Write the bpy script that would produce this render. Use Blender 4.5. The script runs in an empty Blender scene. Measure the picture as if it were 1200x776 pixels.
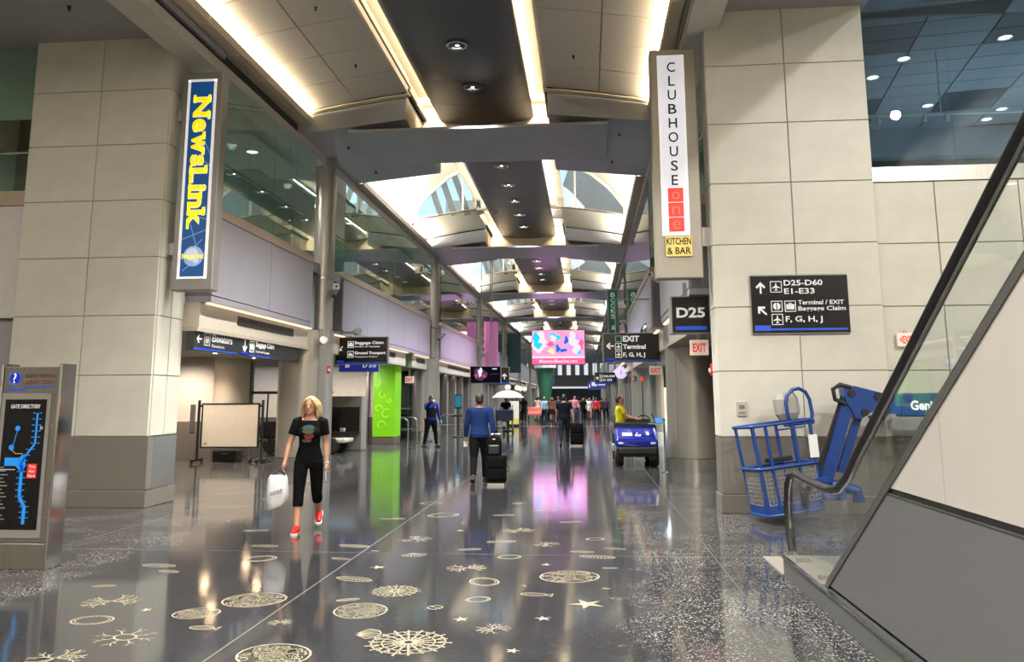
import bpy, bmesh, math, random
from mathutils import Vector, Matrix
rnd = random.Random(7)
S = bpy.context.scene
C = S.collection
PI = math.pi

# ------------------------------------------------------------------ camera
F, HX, HY, TP, ROLL, CAM_H = 940.0, 687.0, 466.0, 0.157, -0.0038, 1.66
pit = math.atan(TP); psi = math.atan((HX-600)/F*math.cos(pit))
fw = Vector((-math.sin(psi)*math.cos(pit), math.cos(psi)*math.cos(pit), math.sin(pit)))
r0 = Vector((math.cos(psi), math.sin(psi), 0)); u0 = r0.cross(fw)
rt = r0*math.cos(ROLL)+u0*math.sin(ROLL); up = u0*math.cos(ROLL)-r0*math.sin(ROLL)
cam = bpy.data.cameras.new('camera'); camo = bpy.data.objects.new('camera', cam); C.objects.link(camo)
M = Matrix((rt, up, -fw)).transposed().to_4x4(); M.translation = Vector((0, 0, CAM_H))
camo.matrix_world = M
cam.sensor_width = 36.0; cam.lens = 36.0*F/1200.0
cam.shift_y = -(388.0-(HY-F*TP))/1200.0
cam.clip_start = 0.05; cam.clip_end = 400
S.camera = camo
# ------------------------------------------------------------------ world, sun, exposure
w = bpy.data.worlds.new('world'); S.world = w; w.use_nodes = True
nt = w.node_tree; nt.nodes.clear()
sky = nt.nodes.new('ShaderNodeTexSky'); sky.sky_type = 'NISHITA'; sky.sun_disc = False
sky.sun_elevation = math.radians(48); sky.sun_rotation = math.radians(60)
bg = nt.nodes.new('ShaderNodeBackground'); bg.inputs[1].default_value = 0.32
wo = nt.nodes.new('ShaderNodeOutputWorld')
nt.links.new(sky.outputs[0], bg.inputs[0]); nt.links.new(bg.outputs[0], wo.inputs[0])
S.view_settings.view_transform = 'Standard'; S.view_settings.look = 'None'
S.view_settings.exposure = -0.12; S.view_settings.gamma = 1.0; S.view_settings.use_curve_mapping = False
S.cycles.max_bounces = 8; S.cycles.diffuse_bounces = 4; S.cycles.glossy_bounces = 4
S.cycles.transparent_max_bounces = 12; S.cycles.sample_clamp_indirect = 4.0
S.cycles.caustics_reflective = False; S.cycles.caustics_refractive = False

def lamp(kind, name, loc, energy, color=(1, 1, 1), size=None, dirv=None, **k):
    l = bpy.data.lights.new(name, kind); l.energy = energy; l.color = color
    o = bpy.data.objects.new(name, l); C.objects.link(o); o.location = loc
    if kind == 'AREA':
        l.shape = 'RECTANGLE'; l.size, l.size_y = size
    for a, b in k.items(): setattr(l, a, b)
    if dirv is not None:
        d = Vector(dirv).normalized()
        upv = Vector((0, 1, 0)) if abs(d.y) < 0.9 else Vector((0, 0, 1))
        z = -d; x = upv.cross(z).normalized(); y = z.cross(x)
        m = Matrix((x, y, z)).transposed().to_4x4(); m.translation = Vector(loc); o.matrix_world = m
    return o
WARM = (1.0, 0.80, 0.56); NEUT = (1.0, 0.95, 0.885); DAY = (0.93, 0.97, 1.0)
CX = -2.34
P0, BY0, BH = 14.4, 19.2, 2.2          # ceiling period, first beam centre, half beam width
# unseen fill lamps added behind the camera; daylight through the roof monitors
COVE_W, DOWN_W, BACK_W, MON_W, MEZZ_W, LOBBY_W = 420, 2300, 1300, 700, 330, 260
for yy, e in ((-9, 1.4), (-3, .65), (3.0, .12)):
    lamp('AREA', 'hall_fill_light', (CX, yy, 8.1), BACK_W*e, NEUT, (6.0, 2.5), (0, 0.0, -1))
for xx in (3.6, 6.2, 8.6):
    for yy in (-1.0, 3.0): lamp('SPOT', 'escalator_hall_fill', (xx, yy, 9.3), BACK_W*1.15, NEUT, None, (0, .35, -1), spot_size=math.radians(150), spot_blend=.8, shadow_soft_size=.12)  # out-of-view lamps added to brighten the right pier and wall
for xx in (-10.0, -13.0): lamp('SPOT', 'left_hall_fill', (xx, 2.0, 7.6), BACK_W*.55, NEUT, None, (0, .3, -1), spot_size=math.radians(150), spot_blend=.8, shadow_soft_size=.2)  # out-of-view fill added on the left side

# ------------------------------------------------------------------ materials
def lin(c):
    return tuple(((v/255.0)/12.92 if v/255.0 <= 0.04045 else ((v/255.0+0.055)/1.055)**2.4) for v in c)
MT = {}
def mat(name, rgb, rough=0.5, metal=0.0, noise=0.0, scale=8.0, bump=0.0, spec=0.5, emit=0.0, stretch=(1, 1, 1), coat=0.0, ecol=None):
    if name in MT: return MT[name]
    m = bpy.data.materials.new(name); m.use_nodes = True; n = m.node_tree.nodes; L = m.node_tree.links
    b = n['Principled BSDF']; c = lin(rgb)
    b.inputs['Base Color'].default_value = (*c, 1); b.inputs['Roughness'].default_value = rough
    b.inputs['Metallic'].default_value = metal; b.inputs['Specular IOR Level'].default_value = spec
    b.inputs['Coat Weight'].default_value = coat
    if emit:
        b.inputs['Emission Color'].default_value = (*(lin(ecol) if ecol else c), 1); b.inputs['Emission Strength'].default_value = emit
    tc = n.new('ShaderNodeTexCoord'); mp = n.new('ShaderNodeMapping'); mp.inputs['Scale'].default_value = stretch
    L.new(tc.outputs['Object'], mp.inputs['Vector'])
    tx = n.new('ShaderNodeTexNoise'); tx.inputs['Scale'].default_value = scale; tx.inputs['Detail'].default_value = 4
    L.new(mp.outputs['Vector'], tx.inputs['Vector'])
    k = noise if noise else 0.04
    cr = n.new('ShaderNodeValToRGB'); cr.color_ramp.elements[0].position = 0.3; cr.color_ramp.elements[1].position = 0.7
    cr.color_ramp.elements[0].color = (*[v*(1-k) for v in c], 1); cr.color_ramp.elements[1].color = (*[min(1, v*(1+k)) for v in c], 1)
    L.new(tx.outputs['Fac'], cr.inputs['Fac']); L.new(cr.outputs['Color'], b.inputs['Base Color'])
    if bump:
        bp = n.new('ShaderNodeBump'); bp.inputs['Strength'].default_value = bump; bp.inputs['Distance'].default_value = 0.01
        L.new(tx.outputs['Fac'], bp.inputs['Height']); L.new(bp.outputs['Normal'], b.inputs['Normal'])
    MT[name] = m; return m
def glow(name, rgb, strength):
    if name in MT: return MT[name]
    m = bpy.data.materials.new(name); m.use_nodes = True; n = m.node_tree.nodes
    n.remove(n['Principled BSDF']); e = n.new('ShaderNodeEmission')
    e.inputs[0].default_value = (*lin(rgb), 1); e.inputs[1].default_value = strength
    m.node_tree.links.new(e.outputs[0], n['Material Output'].inputs[0]); MT[name] = m; return m
def thin_glass(name, tint, base=0.05, gain=1.0, rough=0.0):
    if name in MT: return MT[name]
    m = bpy.data.materials.new(name); m.use_nodes = True; n = m.node_tree.nodes; L = m.node_tree.links
    n.remove(n['Principled BSDF'])
    t = n.new('ShaderNodeBsdfTransparent'); t.inputs[0].default_value = (*tint, 1)
    g = n.new('ShaderNodeBsdfGlossy'); g.inputs['Roughness'].default_value = rough; g.inputs[0].default_value = (0.95, 1, 0.98, 1)
    fr = n.new('ShaderNodeFresnel'); ge = n.new('ShaderNodeNewGeometry'); io = n.new('ShaderNodeMapRange')
    io.inputs[3].default_value = 1.5; io.inputs[4].default_value = 1/1.5      # same reflectance on both faces of a thin pane
    L.new(ge.outputs['Backfacing'], io.inputs[0]); L.new(io.outputs[0], fr.inputs[0])
    ma = n.new('ShaderNodeMath'); ma.operation = 'MULTIPLY_ADD'; ma.use_clamp = True
    ma.inputs[1].default_value = gain; ma.inputs[2].default_value = base
    mx = n.new('ShaderNodeMixShader')
    L.new(fr.outputs[0], ma.inputs[0]); L.new(ma.outputs[0], mx.inputs[0]); L.new(t.outputs[0], mx.inputs[1]); L.new(g.outputs[0], mx.inputs[2])
    L.new(mx.outputs[0], n['Material Output'].inputs[0]); MT[name] = m; return m
STONE = mat('cream_stone_panel', (199, 198, 186), 0.42, noise=0.05, scale=3, bump=0.03)
GRANITE = mat('dark_granite_panel', (112, 108, 102), 0.32, noise=0.10, scale=60)
JOINT = mat('panel_joint', (150, 145, 134), 0.8)
PLASTER = mat('warm_white_plaster', (214, 206, 190), 0.6)
GREYWALL = mat('grey_wall_paint', (150, 150, 150), 0.6)
SOFFIT = mat('grey_soffit', (160, 160, 160), 0.5)
BEAM = mat('charcoal_beam', (168, 169, 173), 0.32, noise=0.06, scale=2, spec=0.6)
SPINE = mat('black_spine_metal', (56, 56, 63), 0.3, noise=0.15, scale=3, stretch=(1, 12, 1), spec=0.6)
VAULTP = mat('satin_vault_panel', (200, 194, 182), 0.42, metal=0.0, noise=0.05, scale=2, stretch=(1, 20, 1))
VAULT = mat('cream_vault_plaster', (232, 222, 198), 0.55)
CREAM = mat('cream_trim', (222, 208, 180), 0.5)
WHITEB = mat('white_beam_paint', (206, 202, 194), 0.45)
SLOT = mat('dark_slot', (38, 38, 40), 0.7)
FASCIA = mat('lavender_grey_metal_panel', (158, 156, 166), 0.32, metal=0.2, noise=0.04, scale=2, stretch=(1, 14, 1))
LEDGE = mat('tan_ledge', (168, 152, 134), 0.4)
STEEL = mat('brushed_steel', (190, 188, 182), 0.26, metal=0.9, noise=0.08, scale=40, stretch=(1, 1, 0.05))
COLM = mat('column_cladding', (168, 164, 156), 0.33, metal=0.6, noise=0.06, scale=5, stretch=(1, 1, 0.2))
CHROME = mat('polished_steel', (215, 215, 215), 0.12, metal=1.0)
BLACK = mat('black_plastic', (22, 22, 23), 0.4)
RUBBER = mat('black_rubber', (18, 18, 19), 0.55)
SIGNB = mat('sign_black', (10, 11, 14), 0.25)
SIGNG = mat('sign_grey_metal', (150, 148, 144), 0.38, metal=0.55)
LETW = mat('white_lettering', (240, 240, 238), 0.5, emit=0.55)
LETG = mat('silver_lettering', (205, 205, 205), 0.5, emit=0.3)
SBLUE = mat('blue_sign_stripe', (22, 70, 190), 0.5, emit=0.3)
REDL = mat('red_lettering', (225, 40, 30), 0.5, emit=0.5)
PALE = mat('pale_exit_face', (222, 205, 190), 0.5, emit=0.35)
LIFTB = mat('lift_blue_paint', (12, 54, 122), 0.38, noise=0.06, scale=6)
LIFTG = mat('grey_mesh_plastic', (120, 120, 118), 0.6)
CARTB = mat('cart_blue_paint', (14, 30, 140), 0.2, coat=0.6)
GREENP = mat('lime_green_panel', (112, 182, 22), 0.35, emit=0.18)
GLASSU = thin_glass('green_mezzanine_glass', (0.74, 0.88, 0.82), 0.14, 1.5)
GLASSG = thin_glass('teal_guard_glass', (0.62, 0.80, 0.78), 0.10, 1.0)
GLASSC = thin_glass('clear_balustrade_glass', (0.95, 0.975, 0.965), 0.01, 0.7)
GLASSB = thin_glass('blue_upper_glass', (0.66, 0.78, 0.84), 0.04, 0.8)
SKIN = {'fair': mat('skin_fair', (190, 142, 116), 0.5), 'tan': mat('skin_tan', (176, 122, 94), 0.5), 'dark': mat('skin_dark', (104, 68, 50), 0.5)}

def floor_material():
    m = bpy.data.materials.new('polished_terrazzo'); m.use_nodes = True; n = m.node_tree.nodes; L = m.node_tree.links
    b = n['Principled BSDF']; b.inputs['Roughness'].default_value = 0.1; b.inputs['Specular IOR Level'].default_value = 0.55
    tc = n.new('ShaderNodeTexCoord')
    def N(t, **k):
        x = n.new(t)
        for a, v in k.items(): setattr(x, a, v)
        return x
    def math_(op, a, b_=None, c=None):
        x = N('ShaderNodeMath', operation=op)
        for i, v in enumerate((a, b_, c)):
            if v is None: continue
            if isinstance(v, (int, float)): x.inputs[i].default_value = v
            else: L.new(v, x.inputs[i])
        return x.outputs[0]
    P = tc.outputs['Object']
    sx = N('ShaderNodeSeparateXYZ'); L.new(P, sx.inputs[0])
    nz = N('ShaderNodeTexNoise'); nz.inputs['Scale'].default_value = 2.2; nz.inputs['Detail'].default_value = 5; L.new(P, nz.inputs['Vector'])
    dist = math_('ABSOLUTE', math_('SUBTRACT', sx.outputs[0], CX+0.15))
    edge = math_('ADD', dist, math_('MULTIPLY_ADD', nz.outputs['Fac'], 0.9, -0.45))
    band = N('ShaderNodeMapRange'); band.inputs[1].default_value = 2.45; band.inputs[2].default_value = 2.75; L.new(edge, band.inputs[0])
    def chips(scale, lo, soft):
        v = N('ShaderNodeTexVoronoi'); v.inputs['Scale'].default_value = scale; L.new(P, v.inputs['Vector'])
        sep = N('ShaderNodeSeparateColor'); L.new(v.outputs['Color'], sep.inputs[0])
        pick = math_('GREATER_THAN', sep.outputs[0], lo)
        near = math_('LESS_THAN', v.outputs['Distance'], soft)
        return math_('MULTIPLY', pick, near)
    big = chips(46, 0.64, 0.36); mid = chips(92, 0.72, 0.42); fine = chips(90, 0.93, 0.3)
    clump = N('ShaderNodeTexNoise'); clump.inputs['Scale'].default_value = 1.3; clump.inputs['Detail'].default_value = 3; L.new(P, clump.inputs['Vector'])
    dens = N('ShaderNodeMapRange'); dens.inputs[1].default_value = 0.35; dens.inputs[2].default_value = 0.62; L.new(clump.outputs['Fac'], dens.inputs[0])
    both = math_('MAXIMUM', math_('MULTIPLY', math_('MAXIMUM', big, mid), math_('MULTIPLY', band.outputs[0], math_('MULTIPLY_ADD', dens.outputs[0], 0.75, 0.25))), math_('MULTIPLY', fine, 0.3))
    base = N('ShaderNodeMix', data_type='RGBA'); base.inputs[6].default_value = (*lin((42, 43, 46)), 1); base.inputs[7].default_value = (*lin((56, 57, 60)), 1)
    L.new(nz.outputs['Fac'], base.inputs[0])
    col = N('ShaderNodeMix', data_type='RGBA'); col.inputs[7].default_value = (*lin((182, 180, 174)), 1)
    L.new(both, col.inputs[0]); L.new(base.outputs[2], col.inputs[6]); L.new(col.outputs[2], b.inputs['Base Color'])
    rg = N('ShaderNodeTexNoise'); rg.inputs['Scale'].default_value = 0.8; rg.inputs['Detail'].default_value = 4; L.new(P, rg.inputs['Vector'])
    rr = N('ShaderNodeMapRange'); rr.inputs[3].default_value = 0.05; rr.inputs[4].default_value = 0.12; L.new(rg.outputs['Fac'], rr.inputs[0])
    L.new(rr.outputs[0], b.inputs['Roughness'])
    wv = N('ShaderNodeTexNoise'); wv.inputs['Scale'].default_value = 3.0; wv.inputs['Detail'].default_value = 2; L.new(P, wv.inputs['Vector'])
    bp = N('ShaderNodeBump'); bp.inputs['Strength'].default_value = 0.02; bp.inputs['Distance'].default_value = 0.02
    L.new(wv.outputs['Fac'], bp.inputs['Height']); L.new(bp.outputs['Normal'], b.inputs['Normal'])
    return m

# ------------------------------------------------------------------ mesh helpers
class MB:
    def __init__(s): s.v = []; s.f = []; s.m = Matrix.Identity(4)
    def at(s, loc=(0, 0, 0), rz=0, rx=0, ry=0):
        s.m = Matrix.Translation(loc) @ Matrix.Rotation(rz, 4, 'Z') @ Matrix.Rotation(ry, 4, 'Y') @ Matrix.Rotation(rx, 4, 'X'); return s
    def add(s, vs, fs):
        o = len(s.v); s.v += [tuple(s.m @ Vector(p)) for p in vs]; s.f += [tuple(i+o for i in f) for f in fs]; return s
    def box(s, x0, x1, y0, y1, z0, z1):
        return s.add([(x0, y0, z0), (x1, y0, z0), (x1, y1, z0), (x0, y1, z0), (x0, y0, z1), (x1, y0, z1), (x1, y1, z1), (x0, y1, z1)],
                     [(3, 2, 1, 0), (4, 5, 6, 7), (0, 1, 5, 4), (1, 2, 6, 5), (2, 3, 7, 6), (3, 0, 4, 7)])
    def bbox(s, x0, x1, y0, y1, z0, z1, b):
        """box with chamfered vertical and top edges"""
        def ring(i, z): return [(x0+i, y0+b, z), (x0+b, y0+i, z), (x1-b, y0+i, z), (x1-i, y0+b, z), (x1-i, y1-b, z), (x1-b, y1-i, z), (x0+b, y1-i, z), (x0+i, y1-b, z)]
        return s.loft([ring(b*.6, z0), ring(0, z0+b), ring(0, z1-b), ring(b*.6, z1)])
    def loft(s, rings, cap=True, close=True):
        n = len(rings[0]); vs = [p for r in rings for p in r]; fs = []
        for i in range(len(rings)-1):
            for j in range(n if close else n-1):
                k = (j+1) % n; fs.append((i*n+j, i*n+k, (i+1)*n+k, (i+1)*n+j))
        if cap and close: fs.append(tuple(range(n-1, -1, -1))); fs.append(tuple((len(rings)-1)*n+j for j in range(n)))
        return s.add(vs, fs)
    def tube(s, pts, r, n=8, closed=False):
        pts = [Vector(p) for p in pts]; R = list(r) if isinstance(r, (list, tuple)) else [r]*len(pts); rings = []; prev = None
        N = len(pts)
        for i, p in enumerate(pts):
            if closed: d = pts[(i+1) % N]-pts[i-1]
            else: d = pts[min(i+1, N-1)]-pts[max(i-1, 0)]
            d.normalize()
            if prev is None:
                a = Vector((0, 0, 1)) if abs(d.z) < 0.9 else Vector((1, 0, 0)); x = a.cross(d).normalized()
            else:
                x = (prev-d*prev.dot(d)).normalized()
            prev = x; y = d.cross(x)
            rings.append([tuple(p+(x*math.cos(2*PI*k/n)+y*math.sin(2*PI*k/n))*R[i]) for k in range(n)])
        if closed: rings.append(rings[0]); return s.loft(rings, cap=False)
        return s.loft(rings)
    def lathe(s, prof, n=24, cap=True):
        return s.loft([[(r*math.cos(2*PI*k/n), r*math.sin(2*PI*k/n), z) for k in range(n)] for r, z in prof], cap)
    def ell(s, c, r, nu=16, nv=10):
        rings = []
        for i in range(nv+1):
            a = -PI/2+PI*i/nv; q = max(math.cos(a), 0.03)
            rings.append([(c[0]+r[0]*q*math.cos(2*PI*k/nu), c[1]+r[1]*q*math.sin(2*PI*k/nu), c[2]+r[2]*math.sin(a)) for k in range(nu)])
        return s.loft(rings)
    def prism(s, poly, lo, hi, axis='z'):
        P = {'z': lambda a, b, t: (a, b, t), 'y': lambda a, b, t: (a, t, b), 'x': lambda a, b, t: (t, a, b)}[axis]
        return s.loft([[P(a, b, lo) for a, b in poly], [P(a, b, hi) for a, b in poly]])
    def bar(s, p, q, wd, th):
        """rectangular bar from p to q"""
        p, q = Vector(p), Vector(q); d = (q-p).normalized()
        a = Vector((0, 0, 1)) if abs(d.z) < 0.9 else Vector((0, 1, 0)); x = d.cross(a).normalized(); y = x.cross(d)
        R = lambda c: [tuple(c+x*i*wd/2+y*j*th/2) for i, j in ((-1, -1), (1, -1), (1, 1), (-1, 1))]
        return s.loft([R(p), R(q)])
    def mesh(s, name, m, smooth=False):
        me = bpy.data.meshes.new(name); me.from_pydata(s.v, [], s.f); me.materials.append(m)
        bm = bmesh.new(); bm.from_mesh(me); bmesh.ops.recalc_face_normals(bm, faces=bm.faces); bm.to_mesh(me); bm.free()
        if smooth:
            me.polygons.foreach_set('use_smooth', [True]*len(me.polygons)); me.set_sharp_from_angle(angle=math.radians(40))
        return me
    def build(s, name, m, parent=None, smooth=False):
        return link(name, s.mesh(name, m, smooth), parent)
def link(name, me, parent=None):
    o = bpy.data.objects.new(name, me); C.objects.link(o)
    if parent is not None: o.parent = parent
    return o
def inst(o, parent=None, loc=None, rz=None):
    c = o.copy(); C.objects.link(c)
    if parent is not None: c.parent = parent
    if loc is not None: c.location = loc
    if rz is not None: c.rotation_euler = (0, 0, rz)
    return c
def tag(o, label, cat, group=None):
    o['label'] = label; o['category'] = cat
    if group: o['group'] = group
    return o
def thing(name, label, cat, loc=(0, 0, 0), rz=0, group=None):
    o = bpy.data.objects.new(name, None); C.objects.link(o); o.empty_display_size = 0.1
    o.location = loc; o.rotation_euler = (0, 0, rz); return tag(o, label, cat, group)
def setting(name, me_or_none=None):
    o = bpy.data.objects.new(name, me_or_none); C.objects.link(o); o['kind'] = 'structure'; return o
def copy_tree(o, parent=None):
    c = o.copy(); C.objects.link(c)
    if parent is not None: c.parent = parent
    for ch in o.children: copy_tree(ch, c)
    return c
def B(x0, x1, y0, y1, z0, z1): return MB().box(x0, x1, y0, y1, z0, z1)

TXT = {}
def text2d(body, off=0.02):
    k = (body, off)
    if k not in TXT:
        cu = bpy.data.curves.new('t', 'FONT'); cu.body = body; cu.size = 1; cu.offset = off; cu.fill_mode = 'FRONT'; cu.resolution_u = 3
        o = bpy.data.objects.new('t', cu); me = bpy.data.meshes.new_from_object(o)
        vs = [(v.co.x, v.co.y) for v in me.vertices]; fs = [tuple(p.vertices) for p in me.polygons]
        bpy.data.objects.remove(o); bpy.data.curves.remove(cu); bpy.data.meshes.remove(me); TXT[k] = (vs, fs)
    return TXT[k]
class Face:
    """draws flat graphics on a plane; each (part name, material) becomes one thin part"""
    def __init__(s, parent, o, u, v):
        s.p = parent; s.o = Vector(o); s.u = Vector(u).normalized(); s.v = Vector(v).normalized(); s.n = s.u.cross(s.v); s.l = {}; s.k = 0; s.multi = set()
    def mb(s, part, m, lv, one=False):
        s.k += one
        return s.l.setdefault((part, m.name, s.k if one else -1), (MB(), m, lv))
    def poly(s, pts, m, part='lettering', lv=1):
        part = 'graphic' if part == 'lettering' else part
        b, _, lv = s.mb(part, m, lv, part == 'artwork')
        b.add([tuple(s.o+s.u*a+s.v*c+s.n*(0.0015*lv)) for a, c in pts], [tuple(range(len(pts)))]); return s
    def rect(s, x, y, w_, h, m, part='lettering', lv=1): return s.poly([(x, y), (x+w_, y), (x+w_, y+h), (x, y+h)], m, part, lv)
    def disc(s, x, y, r, m, part='lettering', lv=1, n=20, ry=None): return s.poly([(x+r*math.cos(2*PI*k/n), y+(ry or r)*math.sin(2*PI*k/n)) for k in range(n)], m, part, lv)
    def frame(s, x, y, w_, h, t, m, part='lettering', lv=1):
        s.rect(x, y, w_, t, m, part, lv); s.rect(x, y+h-t, w_, t, m, part, lv); s.rect(x, y, t, h, m, part, lv); return s.rect(x+w_-t, y, t, h, m, part, lv)
    def text(s, body, x, y, h, m, w_=None, off=0.02, rot=0, part='lettering', lv=2, al='l'):
        vs, fs = text2d(body, off)
        x0, x1 = min(v[0] for v in vs), max(v[0] for v in vs); y0, y1 = min(v[1] for v in vs), max(v[1] for v in vs)
        ky = h/(y1-y0); kx = ky if w_ is None else w_/(x1-x0); W = (x1-x0)*kx
        dx = {'l': 0, 'c': -W/2, 'r': -W}[al]; cs, sn = math.cos(rot), math.sin(rot)
        b, _, lv = s.mb(part, m, lv, True); out = []
        if len(body) > 1: s.multi.add(id(b))
        for a, c in vs:
            a = (a-x0)*kx+dx; c = (c-y0)*ky
            a, c = a*cs-c*sn+x, a*sn+c*cs+y
            out.append(tuple(s.o+s.u*a+s.v*c+s.n*(0.0015*lv)))
        b.add(out, fs); return W
    def arrow(s, x, y, r, ang, m):
        P = [(-.16, -1), (.16, -1), (.16, .35), (.6, -.1), (.88, .16), (0, 1.05), (-.88, .16), (-.6, -.1), (-.16, .35)]
        cs, sn = math.cos(ang), math.sin(ang)
        return s.poly([(x+r*(a*cs-b*sn), y+r*(a*sn+b*cs)) for a, b in P], m)
    def icon(s, kind, x, y, a, m):
        s.frame(x, y, a, a, a*.07, m); c = x+a/2; d = y+a/2; q = a*.36
        if kind == 'plane':
            P = [(0, 1), (.14, .8), (.14, .3), (.95, -.2), (.95, -.42), (.14, -.2), (.12, -.6), (.4, -.8), (.4, -.95), (0, -.85), (-.4, -.95), (-.4, -.8), (-.12, -.6), (-.14, -.2), (-.95, -.42), (-.95, -.2), (-.14, .3), (-.14, .8)]
            s.poly([(c+q*i, d+q*j) for i, j in P], m)
        elif kind == 'bag':
            s.rect(c-q, d-q*.8, 2*q, q*1.3, m); s.frame(c-q*.4, d+q*.45, q*.8, q*.4, q*.14, m)
        elif kind == 'door':
            s.poly([(c-q*.12, d-q*.9)]+[(c-q*.12-q*.8*math.sin(t*PI/8), d-q*.9*math.cos(t*PI/8)) for t in range(1, 8)]+[(c-q*.12, d+q*.9)], m)
            s.poly([(c+q*.12, d-q*.9)]+[(c+q*.12+q*.8*math.sin(t*PI/8), d-q*.9*math.cos(t*PI/8)) for t in range(1, 8)]+[(c+q*.12, d+q*.9)], m)
        elif kind == 'bus':
            s.rect(c-q, d-q*.5, 2*q, q*.45, m); s.poly([(c-q*.7, d), (c+q*.5, d), (c+q*.25, d+q*.6), (c-q*.45, d+q*.6)], m)
            s.disc(c-q*.5, d-q*.6, q*.22, m); s.disc(c+q*.5, d-q*.6, q*.22, m)
        elif kind == 'lift':
            for i in (-.55, 0, .55): s.rect(c+q*i-q*.16, d-q*.9, q*.32, q*1.1, m); s.disc(c+q*i, d+q*.5, q*.2, m)
        return s
    def done(s):
        n = {}
        for (part, mn, q), (b, m, lv) in s.l.items():
            me = bpy.data.meshes.new(part); me.from_pydata(b.v, [], b.f); me.materials.append(m); o = link(part, me, s.p)
            if id(b) in s.multi or (q < 0 and len(b.f) > 1): o['kind'] = 'stuff'      # small print and line work

# ================================================================== SETTING
YN, YF = -14.0, 112.0                       # building length kept in the scene
COLY = [BY0+P0*k for k in range(0, 7)]      # column rows
floor = setting('floor'); FLOORM = floor_material()
fl = B(-18, 10, YN, YF+8, -0.3, 0).build('terrazzo_slab', FLOORM, floor)
DIV = mat('brass_divider', (128, 122, 108), 0.4, metal=0.4)
B(-2.476, -2.464, YN, YF, 0, 0.0012).build('divider_strip', DIV, floor)
ps = B(-6.8, 1.9, -0.006, 0.006, 0, 0.001).build('divider_strip', mat('grey_divider', (84, 84, 86), 0.4), floor); ps.location = (0, 8.9, 0)
for k in range(1, 12): inst(ps, floor, (0, 8.9+7.2*k, 0))
B(-6.8, 1.9, 47.6, 47.9, 0, 0.0015).build('divider_band', mat('pale_floor_band', (150, 146, 140), 0.3), floor)
for x in (-6.0, 1.3): B(x-0.005, x+0.005, YN, YF, 0, 0.001).build('divider_strip', MT['grey_divider'], floor)

# ---- brass sea-life inlays: (x, y, size, kind) on the floor
INLAY = mat('pale_brass_inlay', (172, 164, 140), 0.36, metal=0.25, noise=0.12, scale=30)
SEA = [
 (-4.32, 8.08, 0.184, 'leaf'), (-4.08, 7.82, 0.119, 'leaf'), (-4.35, 7.19, 0.102, 'leaf'), (-3.96, 6.67, 0.253, 'coral'), (-3.77, 6.11, 0.154, 'ring'), (-3.52, 6.43, 0.058, 'star'),
 (-3.27, 5.71, 0.216, 'crab'), (-3.46, 5.23, 0.211, 'coral'), (-3.07, 6.36, 0.177, 'net'), (-2.84, 5.98, 0.115, 'fish'), (-2.79, 6.81, 0.258, 'net'), (-2.32, 6.16, 0.100, 'coral'),
 (-2.07, 5.41, 0.252, 'net'), (-1.81, 6.54, 0.231, 'net'), (-2.18, 7.63, 0.193, 'leaf'), (-2.66, 9.28, 0.188, 'leaf'), (-2.07, 11.73, 0.225, 'ring'), (-2.06, 9.77, 0.237, 'coral'),
 (-1.88, 8.84, 0.134, 'shell'), (-2.34, 9.00, 0.045, 'leaf'), (-2.09, 8.16, 0.091, 'star'), (-1.21, 8.19, 0.228, 'coral'), (-0.96, 7.61, 0.162, 'ring'), (-1.69, 7.20, 0.204, 'urchin'),
 (-1.24, 6.68, 0.068, 'fly'), (-0.93, 6.96, 0.106, 'ring'), (-0.98, 6.35, 0.071, 'star'), (-1.61, 5.92, 0.120, 'shell'), (-1.25, 5.75, 0.276, 'urchin'), (-0.71, 6.12, 0.148, 'coral'),
 (-0.52, 5.62, 0.057, 'star'), (-0.48, 7.17, 0.138, 'fish'), (-0.03, 6.88, 0.156, 'star'), (-0.19, 7.88, 0.279, 'net'), (-0.84, 8.77, 0.124, 'ring'), (-0.89, 10.47, 0.238, 'coral'),
 (-0.49, 9.54, 0.183, 'coral'), (-0.08, 9.11, 0.129, 'leaf'), (0.08, 8.84, 0.188, 'leaf'), (0.07, 9.92, 0.110, 'ring'), (-0.44, 8.41, 0.064, 'star'), (-0.36, 6.42, 0.071, 'star'),
 (-1.32, 9.17, 0.130, 'leaf'), (-1.02, 9.67, 0.171, 'leaf'), (0.25, 9.33, 0.123, 'fish'), (0.20, 8.29, 0.075, 'leaf'), (0.14, 7.43, 0.038, 'leaf'), (-0.60, 7.47, 0.030, 'shell'),
 (-1.69, 11.05, 0.045, 'star'), (-1.62, 10.42, 0.063, 'star'), (-2.01, 6.87, 0.097, 'leaf'), (-3.44, 8.49, 0.172, 'ring'), (-3.68, 9.21, 0.158, 'leaf'), (-4.22, 10.24, 0.155, 'leaf'),
 (-2.59, 8.55, 0.112, 'leaf'), (-2.72, 11.36, 0.172, 'leaf'), (-2.50, 13.02, 0.171, 'ring'), (-1.21, 11.79, 0.155, 'leaf'), (-1.08, 13.11, 0.159, 'coral'), (-0.63, 12.35, 0.137, 'ring'),
 (-0.25, 11.22, 0.147, 'leaf')]
def ribbon(b, pts, wd, z=0.0012):
    for p, q in zip(pts[:-1], pts[1:]):
        dx, dy = q[0]-p[0], q[1]-p[1]; l = math.hypot(dx, dy) or 1; nx, ny = -dy/l*wd/2, dx/l*wd/2
        b.add([(p[0]-nx, p[1]-ny, z), (q[0]-nx, q[1]-ny, z), (q[0]+nx, q[1]+ny, z), (p[0]+nx, p[1]+ny, z)], [(0, 1, 2, 3)])
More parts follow.
